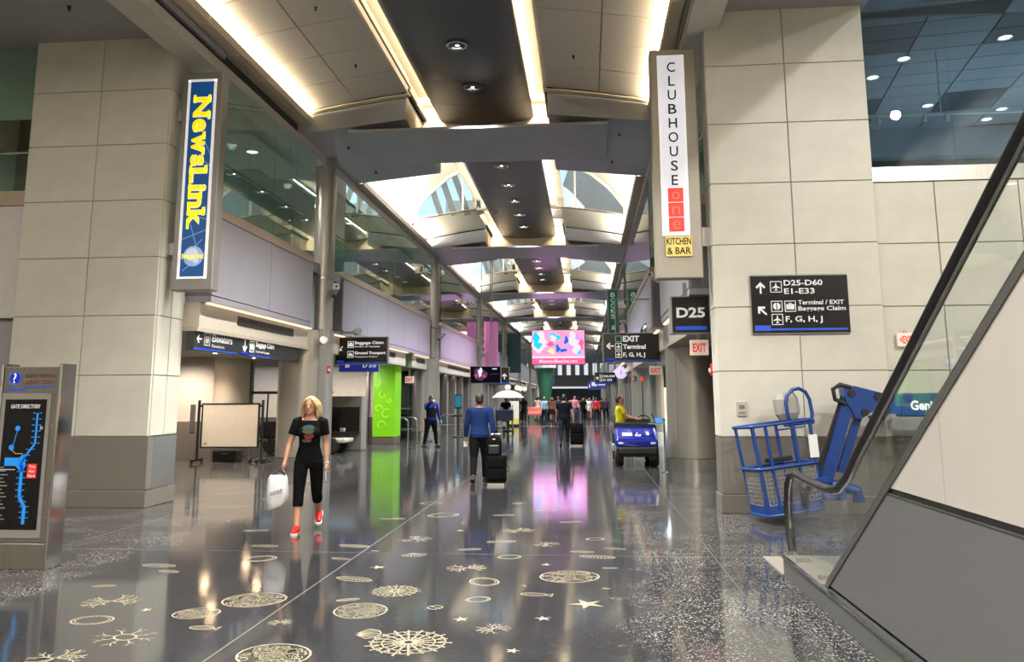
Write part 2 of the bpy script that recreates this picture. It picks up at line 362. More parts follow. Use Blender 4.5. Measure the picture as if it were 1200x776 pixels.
def inlay(kind, r, ang):
    b = MB(); w_ = max(0.008, r*0.06); R = random.Random(int(r*1e4)+len(kind))
    E_ = lambda rx, ry, n=18, a0=0, a1=2*PI: [(rx*math.cos(a0+(a1-a0)*i/n), ry*math.sin(a0+(a1-a0)*i/n)) for i in range(n+1)]
    if kind == 'leaf':
        ribbon(b, E_(r, r*.42), w_); ribbon(b, [(-r, 0), (r, 0)], w_)
        for i in range(-4, 5): ribbon(b, [(i*r*.2, 0), (i*r*.2+r*.1, r*.36*math.sqrt(1-(i*.2)**2))], w_*.7); ribbon(b, [(i*r*.2, 0), (i*r*.2+r*.1, -r*.36*math.sqrt(1-(i*.2)**2))], w_*.7)
    elif kind == 'ring':
        ribbon(b, E_(r, r*.8), w_*1.5); ribbon(b, E_(r*.8, r*.62), w_*.8)
        for i in range(22): a = i*2*PI/22; ribbon(b, [(r*.8*math.cos(a), r*.62*math.sin(a)), (r*math.cos(a), r*.8*math.sin(a))], w_*.6)
    elif kind == 'net':
        ribbon(b, E_(r, r*.9), w_)
        for i in range(110):
            a = R.uniform(0, 2*PI); q = r*math.sqrt(R.random())*.85; x, y = q*math.cos(a), q*.9*math.sin(a); t = R.uniform(.06, .15)*r; n = 5
            ribbon(b, [(x+t*math.cos(2*PI*j/n+a), y+t*math.sin(2*PI*j/n+a)) for j in range(n+1)], w_*.5)
    elif kind == 'urchin':
        for i in range(18):
            a = i*2*PI/18; k = 1+.12*R.random()
            ribbon(b, [(.1*r*math.cos(a), .1*r*math.sin(a)), (r*k*math.cos(a), r*k*math.sin(a))], w_)
            ribbon(b, [(r*.7*math.cos(a), r*.7*math.sin(a)), (r*.95*math.cos(a+.17), r*.95*math.sin(a+.17))], w_*.8)
        for q in (.38, .66, .92): ribbon(b, E_(r*q, r*q, 36), w_*.8)
    elif kind in ('coral', 'crab'):
        def br(x, y, a, l, d):
            x2, y2 = x+l*math.cos(a), y+l*math.sin(a); ribbon(b, [(x, y), (x2, y2)], w_*(.6+.25*d))
            if d:
                for s_ in (-1, 1): br(x2, y2, a+s_*R.uniform(.35, .7), l*.72, d-1)
                br(x+(x2-x)*.6, y+(y2-y)*.6, a+R.choice((-1, 1))*.9, l*.5, d-1)
        if kind == 'coral':
            for a in (0, PI/2, PI, -PI/2, .8, PI+.8): br(0, 0, a+R.uniform(-.2, .2), r*.42, 2)
        else:
            ribbon(b, E_(r*.4, r*.3), w_*1.3)
            for i in range(8): a = i*PI/4+.3; br(r*.4*math.cos(a), r*.3*math.sin(a), a, r*.4, 1)
    elif kind == 'star':
        pts = [(r*(1 if i % 2 == 0 else .35)*math.cos(i*PI/5), r*(1 if i % 2 == 0 else .35)*math.sin(i*PI/5)) for i in range(10)]
        b.add([(x, y, .0012) for x, y in pts]+[(0, 0, .0012)], [(i, (i+1) % 10, 10) for i in range(10)])
    elif kind == 'shell':
        ribbon(b, E_(r, r, 12, .2, PI-.2), w_*1.4)
        for i in range(9): a = .2+(PI-.4)*i/8; ribbon(b, [(0, -r*.55), (r*math.cos(a), r*math.sin(a))], w_*1.2)
    elif kind == 'fly':
        for s_ in (-1, 1): ribbon(b, [(x*s_*.6+s_*r*.45, y) for x, y in E_(r*.75, r*.7, 12)], w_*1.6)
        ribbon(b, [(0, -r), (0, r)], w_*1.5)
    elif kind == 'fish':
        ribbon(b, E_(r*.8, r*.4), w_*1.3); ribbon(b, [(r*.75, 0), (r*1.15, r*.35), (r*1.15, -r*.35), (r*.75, 0)], w_*1.2)
        for i in range(-3, 4): ribbon(b, [(i*r*.2, -r*.3), (i*r*.2+r*.1, r*.3)], w_*.7)
    o = b.build('inlay', INLAY, floor); o.rotation_euler.z = ang; return o
for x, y, r, kind in SEA:
    o = inlay(kind, r, rnd.uniform(-.5, .5) if kind in ('leaf', 'fish', 'coral', 'crab') else rnd.uniform(0, 6)); o.location = (x, y, 0.0004)

# ---- piers clad in stone panels
ZR, DZ, PW = 1.08, 0.952, 1.215
def pier(name, x0, x1, y0, y1, side):
    e = setting(name)
    B(x0+.02, x1-.02, y0+.02, y1, 0, 7.72).build('core', JOINT, e)
    pn = MB().bbox(.006, PW-.006, 0, .04, .006, DZ-.006, .006).mesh('panel', STONE)
    for i in range(2):
        for j in range(7):
            o = link('panel', pn, e); o.location = (x0+PW*i, y0, ZR+DZ*j)
    n = 2; sw = (y1-y0)/n
    sp = MB().bbox(0, .04, .006, sw-.006, .006, DZ-.006, .006).mesh('side_panel', STONE)
    xs = x1-.04 if side > 0 else x0
    for i in range(n):
        for j in range(7):
            o = link('panel', sp, e); o.location = (xs, y0+.042+sw*i, ZR+DZ*j); o.scale.y = .98
    B(x0-.005, x1+.005, y0-.005, y1, .27, ZR-.008).build('base_panel', GRANITE, e)
    MB().bbox(x0-.03, x1+.03, y0-.035, y1+.02, 0, .26, .01).build('plinth', GRANITE, e)
    return e
PL = (-9.27, -6.83); PR = (1.94, 4.37)
pl = pier('wall_left_pier', *PL, 12.2, 13.05, 1)
MB().box(-6.86, -6.822, 12.36, 13.07, .27, ZR-.008).build('steel_corner_panel', STEEL, pl)
pr = pier('wall_right_pier', *PR, 12.2, 12.66, -1)

# ---- right front wall and the glazed lounge above it
wr = setting('wall_right_front')
B(4.36, 10, 12.42, 12.62, 0, 4.92).build('core', JOINT, wr)
pn = MB().bbox(.006, PW-.006, 0, .04, .006, DZ-.006, .006).mesh('panel', STONE)
ph = MB().bbox(.006, .93-.006, 0, .04, .006, DZ-.006, .006).mesh('panel', STONE)
for j in range(4):
    o = link('panel', ph, wr); o.location = (4.38, 12.38, ZR+DZ*j)
    for i in range(3):
        o = link('panel', pn, wr); o.location = (5.31+PW*i, 12.38, ZR+DZ*j)
B(4.36, 10, 12.375, 12.42, .27, ZR-.008).build('base_panel', GRANITE, wr)
B(4.36, 10, 12.35, 12.42, 0, .26).build('plinth', GRANITE, wr)
B(4.37, 10, 12.37, 12.66, 4.90, 5.13).build('steel_sill', STEEL, wr)
lounge = setting('window_1')
for i in range(4):
    B(4.40+1.33*i, 4.40+1.33*i+1.325, 12.5, 12.515, 5.13, 9.4).build('pane', GLASSB, lounge)
up_r = setting('ceiling_lounge')
B(4.4, 16, 12.7, 13.2, 7.95, 8.05).build('plaster_margin', mat('grey_plaster', (128, 134, 140), .6, noise=.15, scale=2), up_r)
tile = mat('grey_ceiling_tile', (124, 134, 142), .7); tile2 = mat('dark_ceiling_tile', (66, 72, 80), .6)
tm = MB().bbox(-.595, .595, -.295, .295, 0, .02, .006)
t1 = tm.mesh('tile', tile); t2 = tm.mesh('tile', tile2)
for i in range(-1, 10):
    for j in range(0, 13):
        lx, ly = i*1.21, j*.61; a = math.radians(9)
        x, y = 5.2+lx*math.cos(a)+ly*math.sin(a), 13.2-lx*math.sin(a)+ly*math.cos(a)
        if 4.5 < x < 15.5 and 13.0 < y < 19.2:
            dark = (i in (0, 2, 4) and j % 6 in (1, 2)) or (i == 6 and j % 6 == 4)
            o = link('tile', t2 if dark else t1, up_r); o.location = (x, y, 7.95); o.rotation_euler.z = -a
B(4.4, 16, 12.7, 20, 8.06, 8.1).build('deck', SLOT, up_r)
wl = setting('wall_lounge_back')
B(4.4, 16, 19.4, 19.6, 4.9, 8.05).build('wall_board', mat('dark_teal_wall', (30, 38, 44), .5), wl)
B(4.4, 16, 19.1, 19.4, 7.25, 7.95).build('bulkhead', mat('blue_grey_bulkhead', (118, 128, 138), .6), wl)
B(4.4, 16, 12.66, 19.6, 4.75, 4.9).build('floor_slab', GREYWALL, wl)
B(4.2, 4.38, 12.6, 19.6, 4.9, 8.1).build('side_board', MT['dark_teal_wall'], wl)
f = Face(wl, (6.85, 19.39, 6.5), (1, 0, 0), (0, 0, 1))
f.text('Control', -.25, .75, .24, LETW); f.rect(-.1, .42, .5, .06, LETG); f.done()
B(7.6, 8.05, 19.3, 19.36, 6.25, 6.45).build('blue_notice', mat('bright_blue', (40, 110, 220), .5, emit=.4), wl)
trk = thing('track_light_rail', 'thin white track light rail across the upstairs lounge ceiling', 'track light', (6.5, 14.6, 6.72))
MB().tube([(-2.0, 0, 0), (6, 0, 0)], .025).build('rail', WHITEB, trk)
MB().tube([(.0, 0, 0), (0, 0, 1.2)], .012).build('hanger', WHITEB, trk); MB().tube([(4, 0, 0), (4, 0, 1.2)], .012).build('hanger', WHITEB, trk)
hd = MB().at((0, 0, -.07), rx=.5).lathe([(.03, .06), (.05, -.06), (.02, -.065)], 12).mesh('spot_head', WHITEB, True)
for x in (-1.1, -.3, .1, 2.0, 3.2): o = link('spot_head', hd, trk); o.location = (x, 0, 0)
DLB = glow('lounge_lamp_glow', (255, 246, 225), 9)
ORD = lambda i: WORD[i] if i < 12 else ('thirteenth fourteenth fifteenth sixteenth seventeenth eighteenth nineteenth twentieth twenty-first twenty-second twenty-third twenty-fourth twenty-fifth twenty-sixth twenty-seventh twenty-eighth twenty-ninth thirtieth thirty-first thirty-second thirty-third thirty-fourth thirty-fifth thirty-sixth').split()[i-12]
WORD = ['first', 'second', 'third', 'fourth', 'fifth', 'sixth', 'seventh', 'eighth', 'ninth', 'tenth', 'eleventh', 'twelfth']
dring = MB().lathe([(.11, 0), (.13, -.02), (.11, -.02), (.10, .0)], 16, False).mesh('trim_ring', WHITEB, True)
dlens = MB().lathe([(.10, -.004), (.05, -.008)], 16).mesh('lens', DLB)
for i, (x, y) in enumerate([(6.06, 14.92), (5.79, 15.79), (7.54, 17.53), (7.50, 14.15), (9.27, 17.92), (9.26, 18.58)]):
    if True:
        t = thing('lounge_downlight', f'round downlight in the upstairs lounge ceiling, {WORD[i]} of those behind the right glass', 'downlight', (x, y, 7.945), 0, 'lounge downlights')
        link('trim_ring', dring, t); link('lens', dlens, t)
lamp('AREA', 'lounge_fill', (10, 16.3, 5.4), 230, (.9, .96, 1), (8, 4), (0, 0, 1))  # upward fill added to brighten the ceiling tiles, no fixture there

# ---- left front wall beside the pier
wlf = setting('wall_left_front')
B(-18, -9.2, 12.42, 12.6, 0, 2.98).build('lower_wall', GREYWALL, wlf)
B(-18, -9.2, 12.30, 12.6, 2.98, 4.86).build('parapet_panel', mat('pale_grey_panel', (196, 194, 192), .5), wlf)
B(-18, -9.2, 12.28, 12.6, 4.87, 5.12).build('ledge', LEDGE, wlf)
win2 = setting('window_2')
B(-18, -9.2, 12.42, 12.44, 5.12, 5.80).build('guard_pane', GLASSG, win2)
B(-18, -9.2, 12.42, 12.44, 6.42, 7.70).build('pane', mat('frosted_teal_glass', (118, 146, 130), .25), win2)
MB().tube([(-18, 12.4, 5.82), (-9.2, 12.4, 5.82)], .025).build('rail', STEEL, win2)
B(-18, -9.2, 15.0, 15.2, 4.9, 7.7).build('wood_back', mat('dim_wood_panel', (120, 108, 86), .6, noise=.3, scale=3, stretch=(6, 1, .5)), win2)

# ---- round columns
def column(x, y, side, k):
    wd = 'left' if side < 0 else 'right'
    t = thing('round_column', f'round metal-clad column on the {wd} side, {WORD[k]} one down the concourse', 'column', (x, y, 0), 0, 'round columns along the concourse')
    n = 4
    for q in range(n):
        a0 = q*2*PI/n+PI/4+.006; a1 = (q+1)*2*PI/n+PI/4-.006; b = MB()
        arc = [(math.cos(a0+(a1-a0)*i/8), math.sin(a0+(a1-a0)*i/8)) for i in range(9)]
        b.loft([[(.65*c, .65*s_, z) for c, s_ in arc]+[(.62*c, .62*s_, z) for c, s_ in reversed(arc)] for z in (.30, 3.28)])
        b.build('cladding_panel', COLM, t, True)
    MB().lathe([(.61, .28), (.61, 3.3)], 32).build('core', SLOT, t, True)
    MB().lathe([(.665, 0), (.665, .29)], 32).build('steel_base', STEEL, t, True)
    dx = .38*(1 if side < 0 else -1)
    MB().at((dx, -.1, 0)).lathe([(.27, 3.3), (.27, 7.6)], 28).build('shaft', COLM, t, True)
    MB().at((dx, -.1, 0)).lathe([(.277, 4.55), (.277, 4.58)], 28).build('shaft_ring', STEEL, t, True)
    MB().at((dx, -.1, 0)).lathe([(.275, 3.0), (.275, 3.31)], 28).build('collar', STEEL, t, True)
    return t
for k, y in enumerate(COLY):
    column(-6.82, y, -1, k); column(2.5, y, 1, k)

# ---- upper walls: fascia, ledge, glass, white edge beam
def upper(side):
    sx = -1 if side == 'left' else 1
    X = lambda d: CX+sx*d                      # d = distance from the centre line
    def bx(d0, d1, y0, y1, z0, z1): a, b_ = sorted((X(d0), X(d1))); return B(a, b_, y0, y1, z0, z1)
    fa = setting('wall_'+side+'_upper'); wi = setting('window_3' if side == 'left' else 'window_4'); tr = setting('trim_1' if side == 'left' else 'trim_2')
    segs = [(13.1, COLY[0]-1.05)]+[(COLY[k]+1.35, COLY[k+1]-1.05) for k in range(6)]
    for y0, y1 in segs:
        n = max(2, round((y1-y0)/2.4)); w_ = (y1-y0)/n
        for i in range(n): bx(4.02, 4.06, y0+i*w_+.006, y0+(i+1)*w_-.006, 3.42, 4.80).build('fascia_panel', FASCIA, fa)
        bx(4.03, 4.5, y0, y1, 3.30, 3.405).build('lower_lip', FASCIA, fa)
        bx(4.06, 4.5, y0+.004, y1-.004, 3.41, 4.79).build('backing', mat('fascia_return', (110, 110, 116), .6), fa)
        bx(4.0, 4.5, y0, y1, 4.80, 4.97).build('ledge', LEDGE, fa)
        n = max(3, round((y1-y0)/1.2)); w_ = (y1-y0)/n
        for i in range(n): bx(4.02, 4.035, y0+i*w_+.004, y0+(i+1)*w_-.004, 4.97, 7.40).build('pane', GLASSU, wi)
        for i in range(n): bx(4.35, 4.365, y0+i*w_+.01, y0+(i+1)*w_-.01, 4.97, 5.95).build('guard_pane', GLASSG, wi)
        a = X(4.33); MB().tube([(a, y0, 6.0), (a, y1, 6.0)], .03).build('guard_rail', STEEL, wi)
    bx(4.02, 4.5, 13.1-40, YF, 7.38, 7.58).build('edge_beam', WHITEB, tr)
    bx(4.10, 4.5, -27, 17.0, 7.58, 7.82).build('slot', SLOT, tr); bx(4.0, 4.5, -27, 17.0, 7.82, 8.2).build('cove_back', CREAM, tr); bx(4.02, 4.5, 17.0, YF, 7.58, 8.3).build('cove_back', WHITEB, tr)
    # mezzanine behind the glass
    mz = setting('wall_'+side+'_mezzanine')
    ym = 13.2 if side == 'left' else 20.2
    if side == 'right':
        bx(4.1, 6.4, 13.2, ym, 4.65, 4.9).build('floor_slab', GREYWALL, mz); bx(4.2, 6.4, 13.1, ym, 7.41, 7.6).build('ceiling_board', mat('mezzanine_ceiling', (168, 166, 148), .6), mz)
    bx(4.1, 9.5, ym, YF, 4.65, 4.9).build('floor_slab', GREYWALL, mz)
    bx(9.3, 9.5, ym, YF, 4.9, 7.6).build('back_wall', mat('mezzanine_back_wall', (176, 178, 160), .6), mz)
    bx(4.2, 9.5, ym-.1, YF, 7.41, 7.6).build('ceiling_board', mat('mezzanine_ceiling', (168, 166, 148), .6), mz)
    dk = mat('mezzanine_dark_opening', (30, 32, 32), .6)
    for k in range(1, 7):
        y = COLY[k]-5.5; bx(9.22, 9.31, y, y+5, 4.9, 6.7).build('doorway', dk, mz)
    return X
upper('left'); upper('right')
mlens = MB().lathe([(.13, 0), (.1, -.012)], 14).mesh('lens', glow('mezzanine_lamp_glow', (255, 250, 235), 6)); mring = MB().lathe([(.13, .0), (.16, -.015), (.13, -.015)], 14, False).mesh('trim_ring', WHITEB, True)
for side, sx in (('left', -1), ('right', 1)):
    for i in range(5):
        y = (13.9, 15.9, 17.6, 22.5, 25.5)[i]
        t = thing('mezzanine_downlight', f'round downlight in the {side} mezzanine ceiling behind green glass, {WORD[i]} along', 'downlight', (CX+sx*5.4, y, 7.405), 0, f'{side} mezzanine downlights')
        link('lens', mlens, t); link('trim_ring', mring, t)
    for k in range(3):
        for q in (-3.5, 0, 3.5): lamp('SPOT', 'mezzanine_lamp', (CX+sx*5.6, 17+14*k+q, 7.38), MEZZ_W*1.8, NEUT, None, (0, 0, -1), spot_size=math.radians(160), spot_blend=.6, shadow_soft_size=.1)

# ---- low grey soffits outside the vault (over and behind the camera)
so = setting('ceiling_soffit')
B(-18, CX-4.03, YN, 13.15, 7.70, 7.85).build('soffit_board', SOFFIT, so)
B(CX+4.03, 4.45, YN, 13.15, 7.70, 7.85).build('soffit_board', SOFFIT, so)
B(4.4, 16, YN, 12.45, 9.4, 9.5).build('high_soffit_board', SOFFIT, so)
sp = MB().lathe([(.03, 0), (.03, -.03), (.012, -.07), (.03, -.075), (.002, -.08)], 8).mesh('sprinkler', BLACK)
for i, (x, y) in enumerate(((-7.9, 11.0),)):
    o = link('ceiling_sprinkler', sp); o.location = (x, y, 7.70); tag(o, 'tiny dark sprinkler head in the grey soffit by the left pier', 'sprinkler')

# ---- vault, beams, spine
ARC = [(3.98, 8.03), (3.5, 8.13), (3.0, 8.215), (2.4, 8.315), (1.9, 8.38), (1.58, 8.42)]
def vz(d):
    for (a, za), (b_, zb) in zip(ARC, ARC[1:]):
        if a >= d >= b_: return za+(zb-za)*(a-d)/(a-b_)
    return ARC[0][1] if d > ARC[0][0] else ARC[-1][1]+(1.58-min(d, 1.58))*.06
ce = setting('ceiling_vault')
def shell(d0, d1, sx, L, th=.03, n=5):
    """slab following the low vault arc between two offsets"""
    ds = [d0+(d1-d0)*i/n for i in range(n+1)]
    ring = lambda y: [(CX+sx*d, y, vz(d)) for d in ds]+[(CX+sx*d, y, vz(d)+th) for d in reversed(ds)]
    return MB().loft([ring(0), ring(L)])
PNL = 1.22
pm = {(r, sx): shell(*((3.98, 2.73) if r == 0 else (2.71, 1.58)), sx, PNL-.022).mesh('vault_panel', VAULTP, True) for r in (0, 1) for sx in (-1, 1)}
for y1 in (17.0-.16, 17.0-P0-.16):
    for j in range(1, 9):
        for (r, sx), me in pm.items():
            o = link('vault_panel', me, ce); o.location = (0, y1-PNL*j, 0)
    for sx in (-1, 1):
        shell(3.98, 1.58, sx, PNL*8.2, .02).at().build('vault_backing', JOINT, ce).location = (0, y1-PNL*8.1, .035)
        o = shell(3.98, 1.5, sx, .16).build('end_lip', CREAM, ce); o.location = (0, y1-.005, -.05)
        b = MB(); a = sorted((CX+sx*1.58, CX+sx*1.52)); b.box(a[0], a[1], y1-PNL*8.1, y1+.1, 8.41, 8.78).build('inner_lip', CREAM, ce)
lbx = lambda sx, d0, d1: sorted((CX+sx*d0, CX+sx*d1))
# lit trough beside the spine
for sx in (-1, 1):
    a = lbx(sx, 1.0, 1.62); B(a[0], a[1], -26, YF, 8.80, 8.84).build('trough_top', CREAM, ce)
    a = lbx(sx, 1.56, 1.62)
    for k in range(0, 7): B(a[0], a[1], BY0+P0*k-BH, BY0+P0*k+BH, 8.44, 8.8).build('trough_side', CREAM, ce)
B(CX-1.6, CX+1.6, -26, YF, 8.9, 9.0).build('upper_deck', SLOT, ce)
# spine: dark convex strip in sections
def spine_section(y0, y1, n=8):
    pts = [(CX+1.16*math.sin(-PI/2+PI*i/12)*1.0, 8.47-.17*math.cos(-PI/2+PI*i/12)) for i in range(13)]
    b = MB(); w_ = (y1-y0)/n
    for q in range(n):
        ring = lambda y, e: [(x, y, z+e) for x, z in pts]+[(pts[-1][0], y, 8.56), (pts[0][0], y, 8.56)]
        b.loft([ring(y0+q*w_+.004, 0), ring(y0+(q+1)*w_-.004, 0)])
    return b.build('spine_section', SPINE, ce, True)
for k in range(-1, 8):
    spine_section(BY0+P0*(k-1)-BH+2.45, BY0+P0*k-BH+1.80, 10)
# cross beams: two sloping side beams, a straight crossbar under the spine and a cream closing panel above it
def beam(y):
    for sx in (-1, 1):
        ds = [4.02, 3.4, 2.8, 2.2, 1.62]; zb = lambda d: 7.60+.25*(4.02-d)/2.4
        prof_ = [(CX+sx*d, zb(d)) for d in ds]+[(CX+sx*d, vz(d)-.06) for d in reversed(ds)]
        MB().loft([[(x, y-BH, z) for x, z in prof_], [(x, y+BH, z) for x, z in prof_]]).build('cross_beam', BEAM, ce)
        a = lbx(sx, 1.60, 1.62); B(a[0], a[1], y-BH, y+BH, 7.85, 8.44).build('beam_inner_face', CREAM, ce)
for k in range(-1, 7):
    y = BY0+P0*k; beam(y)
    B(CX-2.92, CX+2.92, y-BH-.02, y-BH+2.55, 7.58, 7.64).build('crossbar', BEAM, ce)
    MB().prism([(CX-2.9, 7.64), (CX+2.9, 7.64), (CX+1.62, 7.83), (CX+1.62, 8.8), (CX-1.62, 8.8), (CX-1.62, 7.83)], y-BH+1.86, y-BH+1.91, 'y').build('closing_panel', CREAM, ce)
    for sx in (-1, 1): B(*lbx(sx, 1.5, 4.4), y-BH-.2, y+BH+.2, 8.44, 8.5).build('roof_deck', SLOT, ce)
for sx in (-1, 1): B(*lbx(sx, 1.5, 4.4), -27, 17.0, 8.55, 8.6).build('roof_deck', SLOT, ce)
ssp = MB().lathe([(.025, 0), (.025, -.03), (.01, -.06), (.025, -.065), (.002, -.07)], 8).mesh('sprinkler', BLACK)
for d, y in ((-3.3, 18.3), (3.2, 18.0), (3.1, 20.2), (-3.2, 20.5)): o = link('sprinkler', ssp, ce); o.location = (CX+d, y, 7.60+.25*(4.02-abs(d))/2.4)
for sx in (-1, 1):
    for j in (2, 4): o = link('sprinkler', ssp, ce); o.location = (CX+sx*2.2, 17-PNL*j+.5, vz(2.2))

for k in range(-1, 6):
    for sx in (-1, 1): lamp('AREA', 'closing_panel_fill', (CX+sx*1.33, BY0+P0*k-BH+1.1, 8.68), 30, (1, .88, .72), (.3, .1), (0, 1, -.45))  # small lamps added to brighten the cream closing panels
lamp('AREA', 'led_screen_lamp', (-2.08, 60.6, 5.4), 42, (.85, .4, 1), (3.9, 2.5), (0, -1, 0))
# monitors (raised daylight roofs) over each further bay
BARR = [(3.98, 7.8), (3.86, 8.4), (3.3, 9.15), (2.6, 9.75), (1.8, 10.15), (.9, 10.38), (0, 10.45)]
def bz(d):
    for (a, za), (b_, zb) in zip(BARR, BARR[1:]):
        if a >= d >= b_: return za+(zb-za)*(a-d)/(a-b_ or 1)
    return 10.45
ROOFG = mat('grey_outside_roof', (150, 148, 146), .6, noise=.18, scale=6, stretch=(1, 1, 14))
for k in range(1, 7):
    y0, y1 = BY0+P0*(k-1)+BH, BY0+P0*k-BH; yl = y0+6.9
    mo = ce
    for sx in (-1, 1):
        b = MB(); ring = lambda y: [(CX+sx*d, y, z) for d, z in BARR]+[(CX+sx*(d+.12 if d else 0), y, z+.12) for d, z in reversed(BARR)]
        b.loft([ring(y0-.3), ring(yl+.25)]).build('monitor_shell', VAULT, mo, True)
        ds = [3.98-.2*i for i in range(20)]; ds = [d for d in ds if d > 0]+[0]
        b = MB()
        for da, db in zip(ds, ds[1:]):
            xa, xb = CX+sx*da, CX+sx*db
            inside = 1.4 < (da+db)/2 < 3.7
            if inside:
                for t0, t1, in (((vz(da), vz(db)), (vz(da)+.06, vz(db)+.06)), ((bz(da)-.12, bz(db)-.12), (bz(da)+.03, bz(db)+.03))):
                    b.loft([[(xa, yl, t0[0]), (xb, yl, t0[1]), (xb, yl, t1[1]), (xa, yl, t1[0])], [(xa, yl+.12, t0[0]), (xb, yl+.12, t0[1]), (xb, yl+.12, t1[1]), (xa, yl+.12, t1[0])]])
            else:
                b.loft([[(xa, yl, vz(da)-.02), (xb, yl, vz(db)-.02), (xb, yl, bz(db)+.03), (xa, yl, bz(da)+.03)], [(xa, yl+.12, vz(da)-.02), (xb, yl+.12, vz(db)-.02), (xb, yl+.12, bz(db)+.03), (xa, yl+.12, bz(da)+.03)]])
        b.build('lunette_frame', VAULT, mo)
        wn = [(d_, vz(d_)+.05) for d_ in (1.4, 3.7)]
        pane = MB().prism([(CX+sx*1.4, vz(1.4)+.05), (CX+sx*3.7, vz(3.7)+.05)]+[(CX+sx*d, bz(d)-.1) for d in (3.7, 3.3, 2.6, 1.8, 1.4)], yl+.05, yl+.06, 'y')
        pane.build('lunette_pane', GLASSC, mo)
        xm = CX+sx*2.05; B(xm-.03, xm+.03, yl+.0, yl+.11, vz(2.05), bz(2.05)).build('mullion', VAULT, mo)
        if sx < 0:      # slanted louvres behind the left lunette
            for q in range(5):
                x = CX-3.5+q*.5; MB().bar((x+.62, yl+.2, 8.3), (x, yl+.2, 10.1), .22, .03).build('louvre', mat('grey_louvre', (110, 110, 112), .6), mo)
        shell(3.98, 1.56, sx, y1-yl+.1, .04).build('vault_shell', VAULT, mo, True).location = (0, yl, 0)
        o = B(*sorted((CX+sx*1.62, CX+sx*1.56)), yl, y1+.2, 8.42, 8.80).build('trough_side', CREAM, mo)
    B(CX-3.95, CX+3.95, y0-.32, y0-.2, 8.3, 10.6).build('monitor_end', VAULT, mo)
    ro = MB().prism([(CX+1.1, 8.5), (CX+5.5, 8.5), (CX+5.5, 12.2), (CX+2.4, 12.2)], yl+2.0, yl+2.1, 'y'); ro.build('outside_roof', ROOFG, mo)
# cove fixtures: things with housing and lens
COVG = glow('cove_lens_glow', (255, 226, 178), 5)
for k in range(-1, 7):
    y0, y1 = BY0+P0*(k-1)+BH, BY0+P0*k-BH
    for sx in (-1, 1):
        sd = 'left' if sx < 0 else 'right'
        if k >= 0:
            t = thing('cove_light', f'long slim cove light fixture along the {sd} vault edge, {WORD[k]} bay', 'cove light', (CX+sx*4.02, y0, 0), 0, 'cove lights along the vault')
            m_ = CREAM if k == 0 else LEDGE
            n = 8; w_ = (y1-y0)/n
            for i in range(n):
                zb = 7.82 if k == 0 else 7.56
                x = sorted((0, -sx*.24)); x2 = sorted((-sx*.20, -sx*.24))
                b = MB().box(x[0], x[1], i*w_+.006, (i+1)*w_-.006, zb, zb+.05).box(x2[0], x2[1], i*w_+.006, (i+1)*w_-.006, zb+.05, zb+.16)
                b.build('housing', m_, t)
            a = sorted((-sx*.05, -sx*.17)); B(a[0], a[1], .05, y1-y0-.05, (7.82 if k == 0 else 7.56)+.055, (7.82 if k == 0 else 7.56)+.085).build('lens', COVG, t)
        lamp('AREA', 'cove_lamp', (CX+sx*3.9, (y0+y1)/2, 7.90 if k <= 0 else 7.66), COVE_W*(3.0 if k <= 0 else 1.6), WARM if k <= 0 else (1.0, .95, .88), (.16, y1-y0-.3), (-sx*(.95 if k <= 0 else .6), 0, .62))
        if k <= 0:
            lamp('AREA', 'trough_lamp', (CX+sx*1.12, (y0+y1)/2+.7, 8.62), 72, (1, .86, .68), (.06, y1-y0+1.4), (sx*.8, 0, .6))
        else:
            lamp('AREA', 'trough_lamp', (CX+sx*1.12, (y0+y1)/2+.7, 8.62), 76, NEUT, (.06, y1-y0+1.4), (sx*.8, 0, .6))
    if k >= 1:
        lamp('AREA', 'monitor_daylight', (CX-1.6, y0+3.2, 10.2), MON_W, DAY, (2.5, 4.5), (-.7, .4, -1))
        lamp('AREA', 'monitor_daylight', (CX+1.6, y0+3.2, 10.2), MON_W*.6, DAY, (2.5, 4.5), (.6, .4, -1))
# downlights in the spine
DLG = glow('downlight_glow', (235, 240, 255), 16); DLR = mat('downlight_reflector', (210, 214, 230), .15, metal=.8, emit=.35)
tr_m = MB().lathe([(.17, .02), (.21, -.005), (.21, -.02), (.16, -.02), (.15, .03)], 24, False).mesh('trim_ring', CHROME, True)
ln_m = MB().lathe([(.15, .035), (.06, .03)], 20).mesh('reflector', DLR); lb_m = MB().at((.0, .05, .02)).lathe([(.06, .0), (.03, -.012)], 14).mesh('lens', DLG)
cnt = 0
for k in range(-1, 7):
    y0 = BY0+P0*(k-1)+BH
    for i in range(5):
        y = y0+.95+2.1*i
        if k >= 0 and y > 10.5:
            lab = f'round recessed downlight in the dark ceiling spine, {ORD(cnt)} from the near end'
            t = thing('downlight', lab, 'downlight', (CX, y, 8.29), 0, 'downlights in the ceiling spine'); cnt += 1
            link('trim_ring', tr_m, t); link('reflector', ln_m, t); link('lens', lb_m, t)
        if k < 7 and (k < 4 or i % 2 == 0): lamp('SPOT', 'downlight_lamp', (CX, y, 8.24), DOWN_W, DAY if k > 0 else NEUT, None, (0, 0, -1), spot_size=math.radians(110), spot_blend=.6, shadow_soft_size=.15)

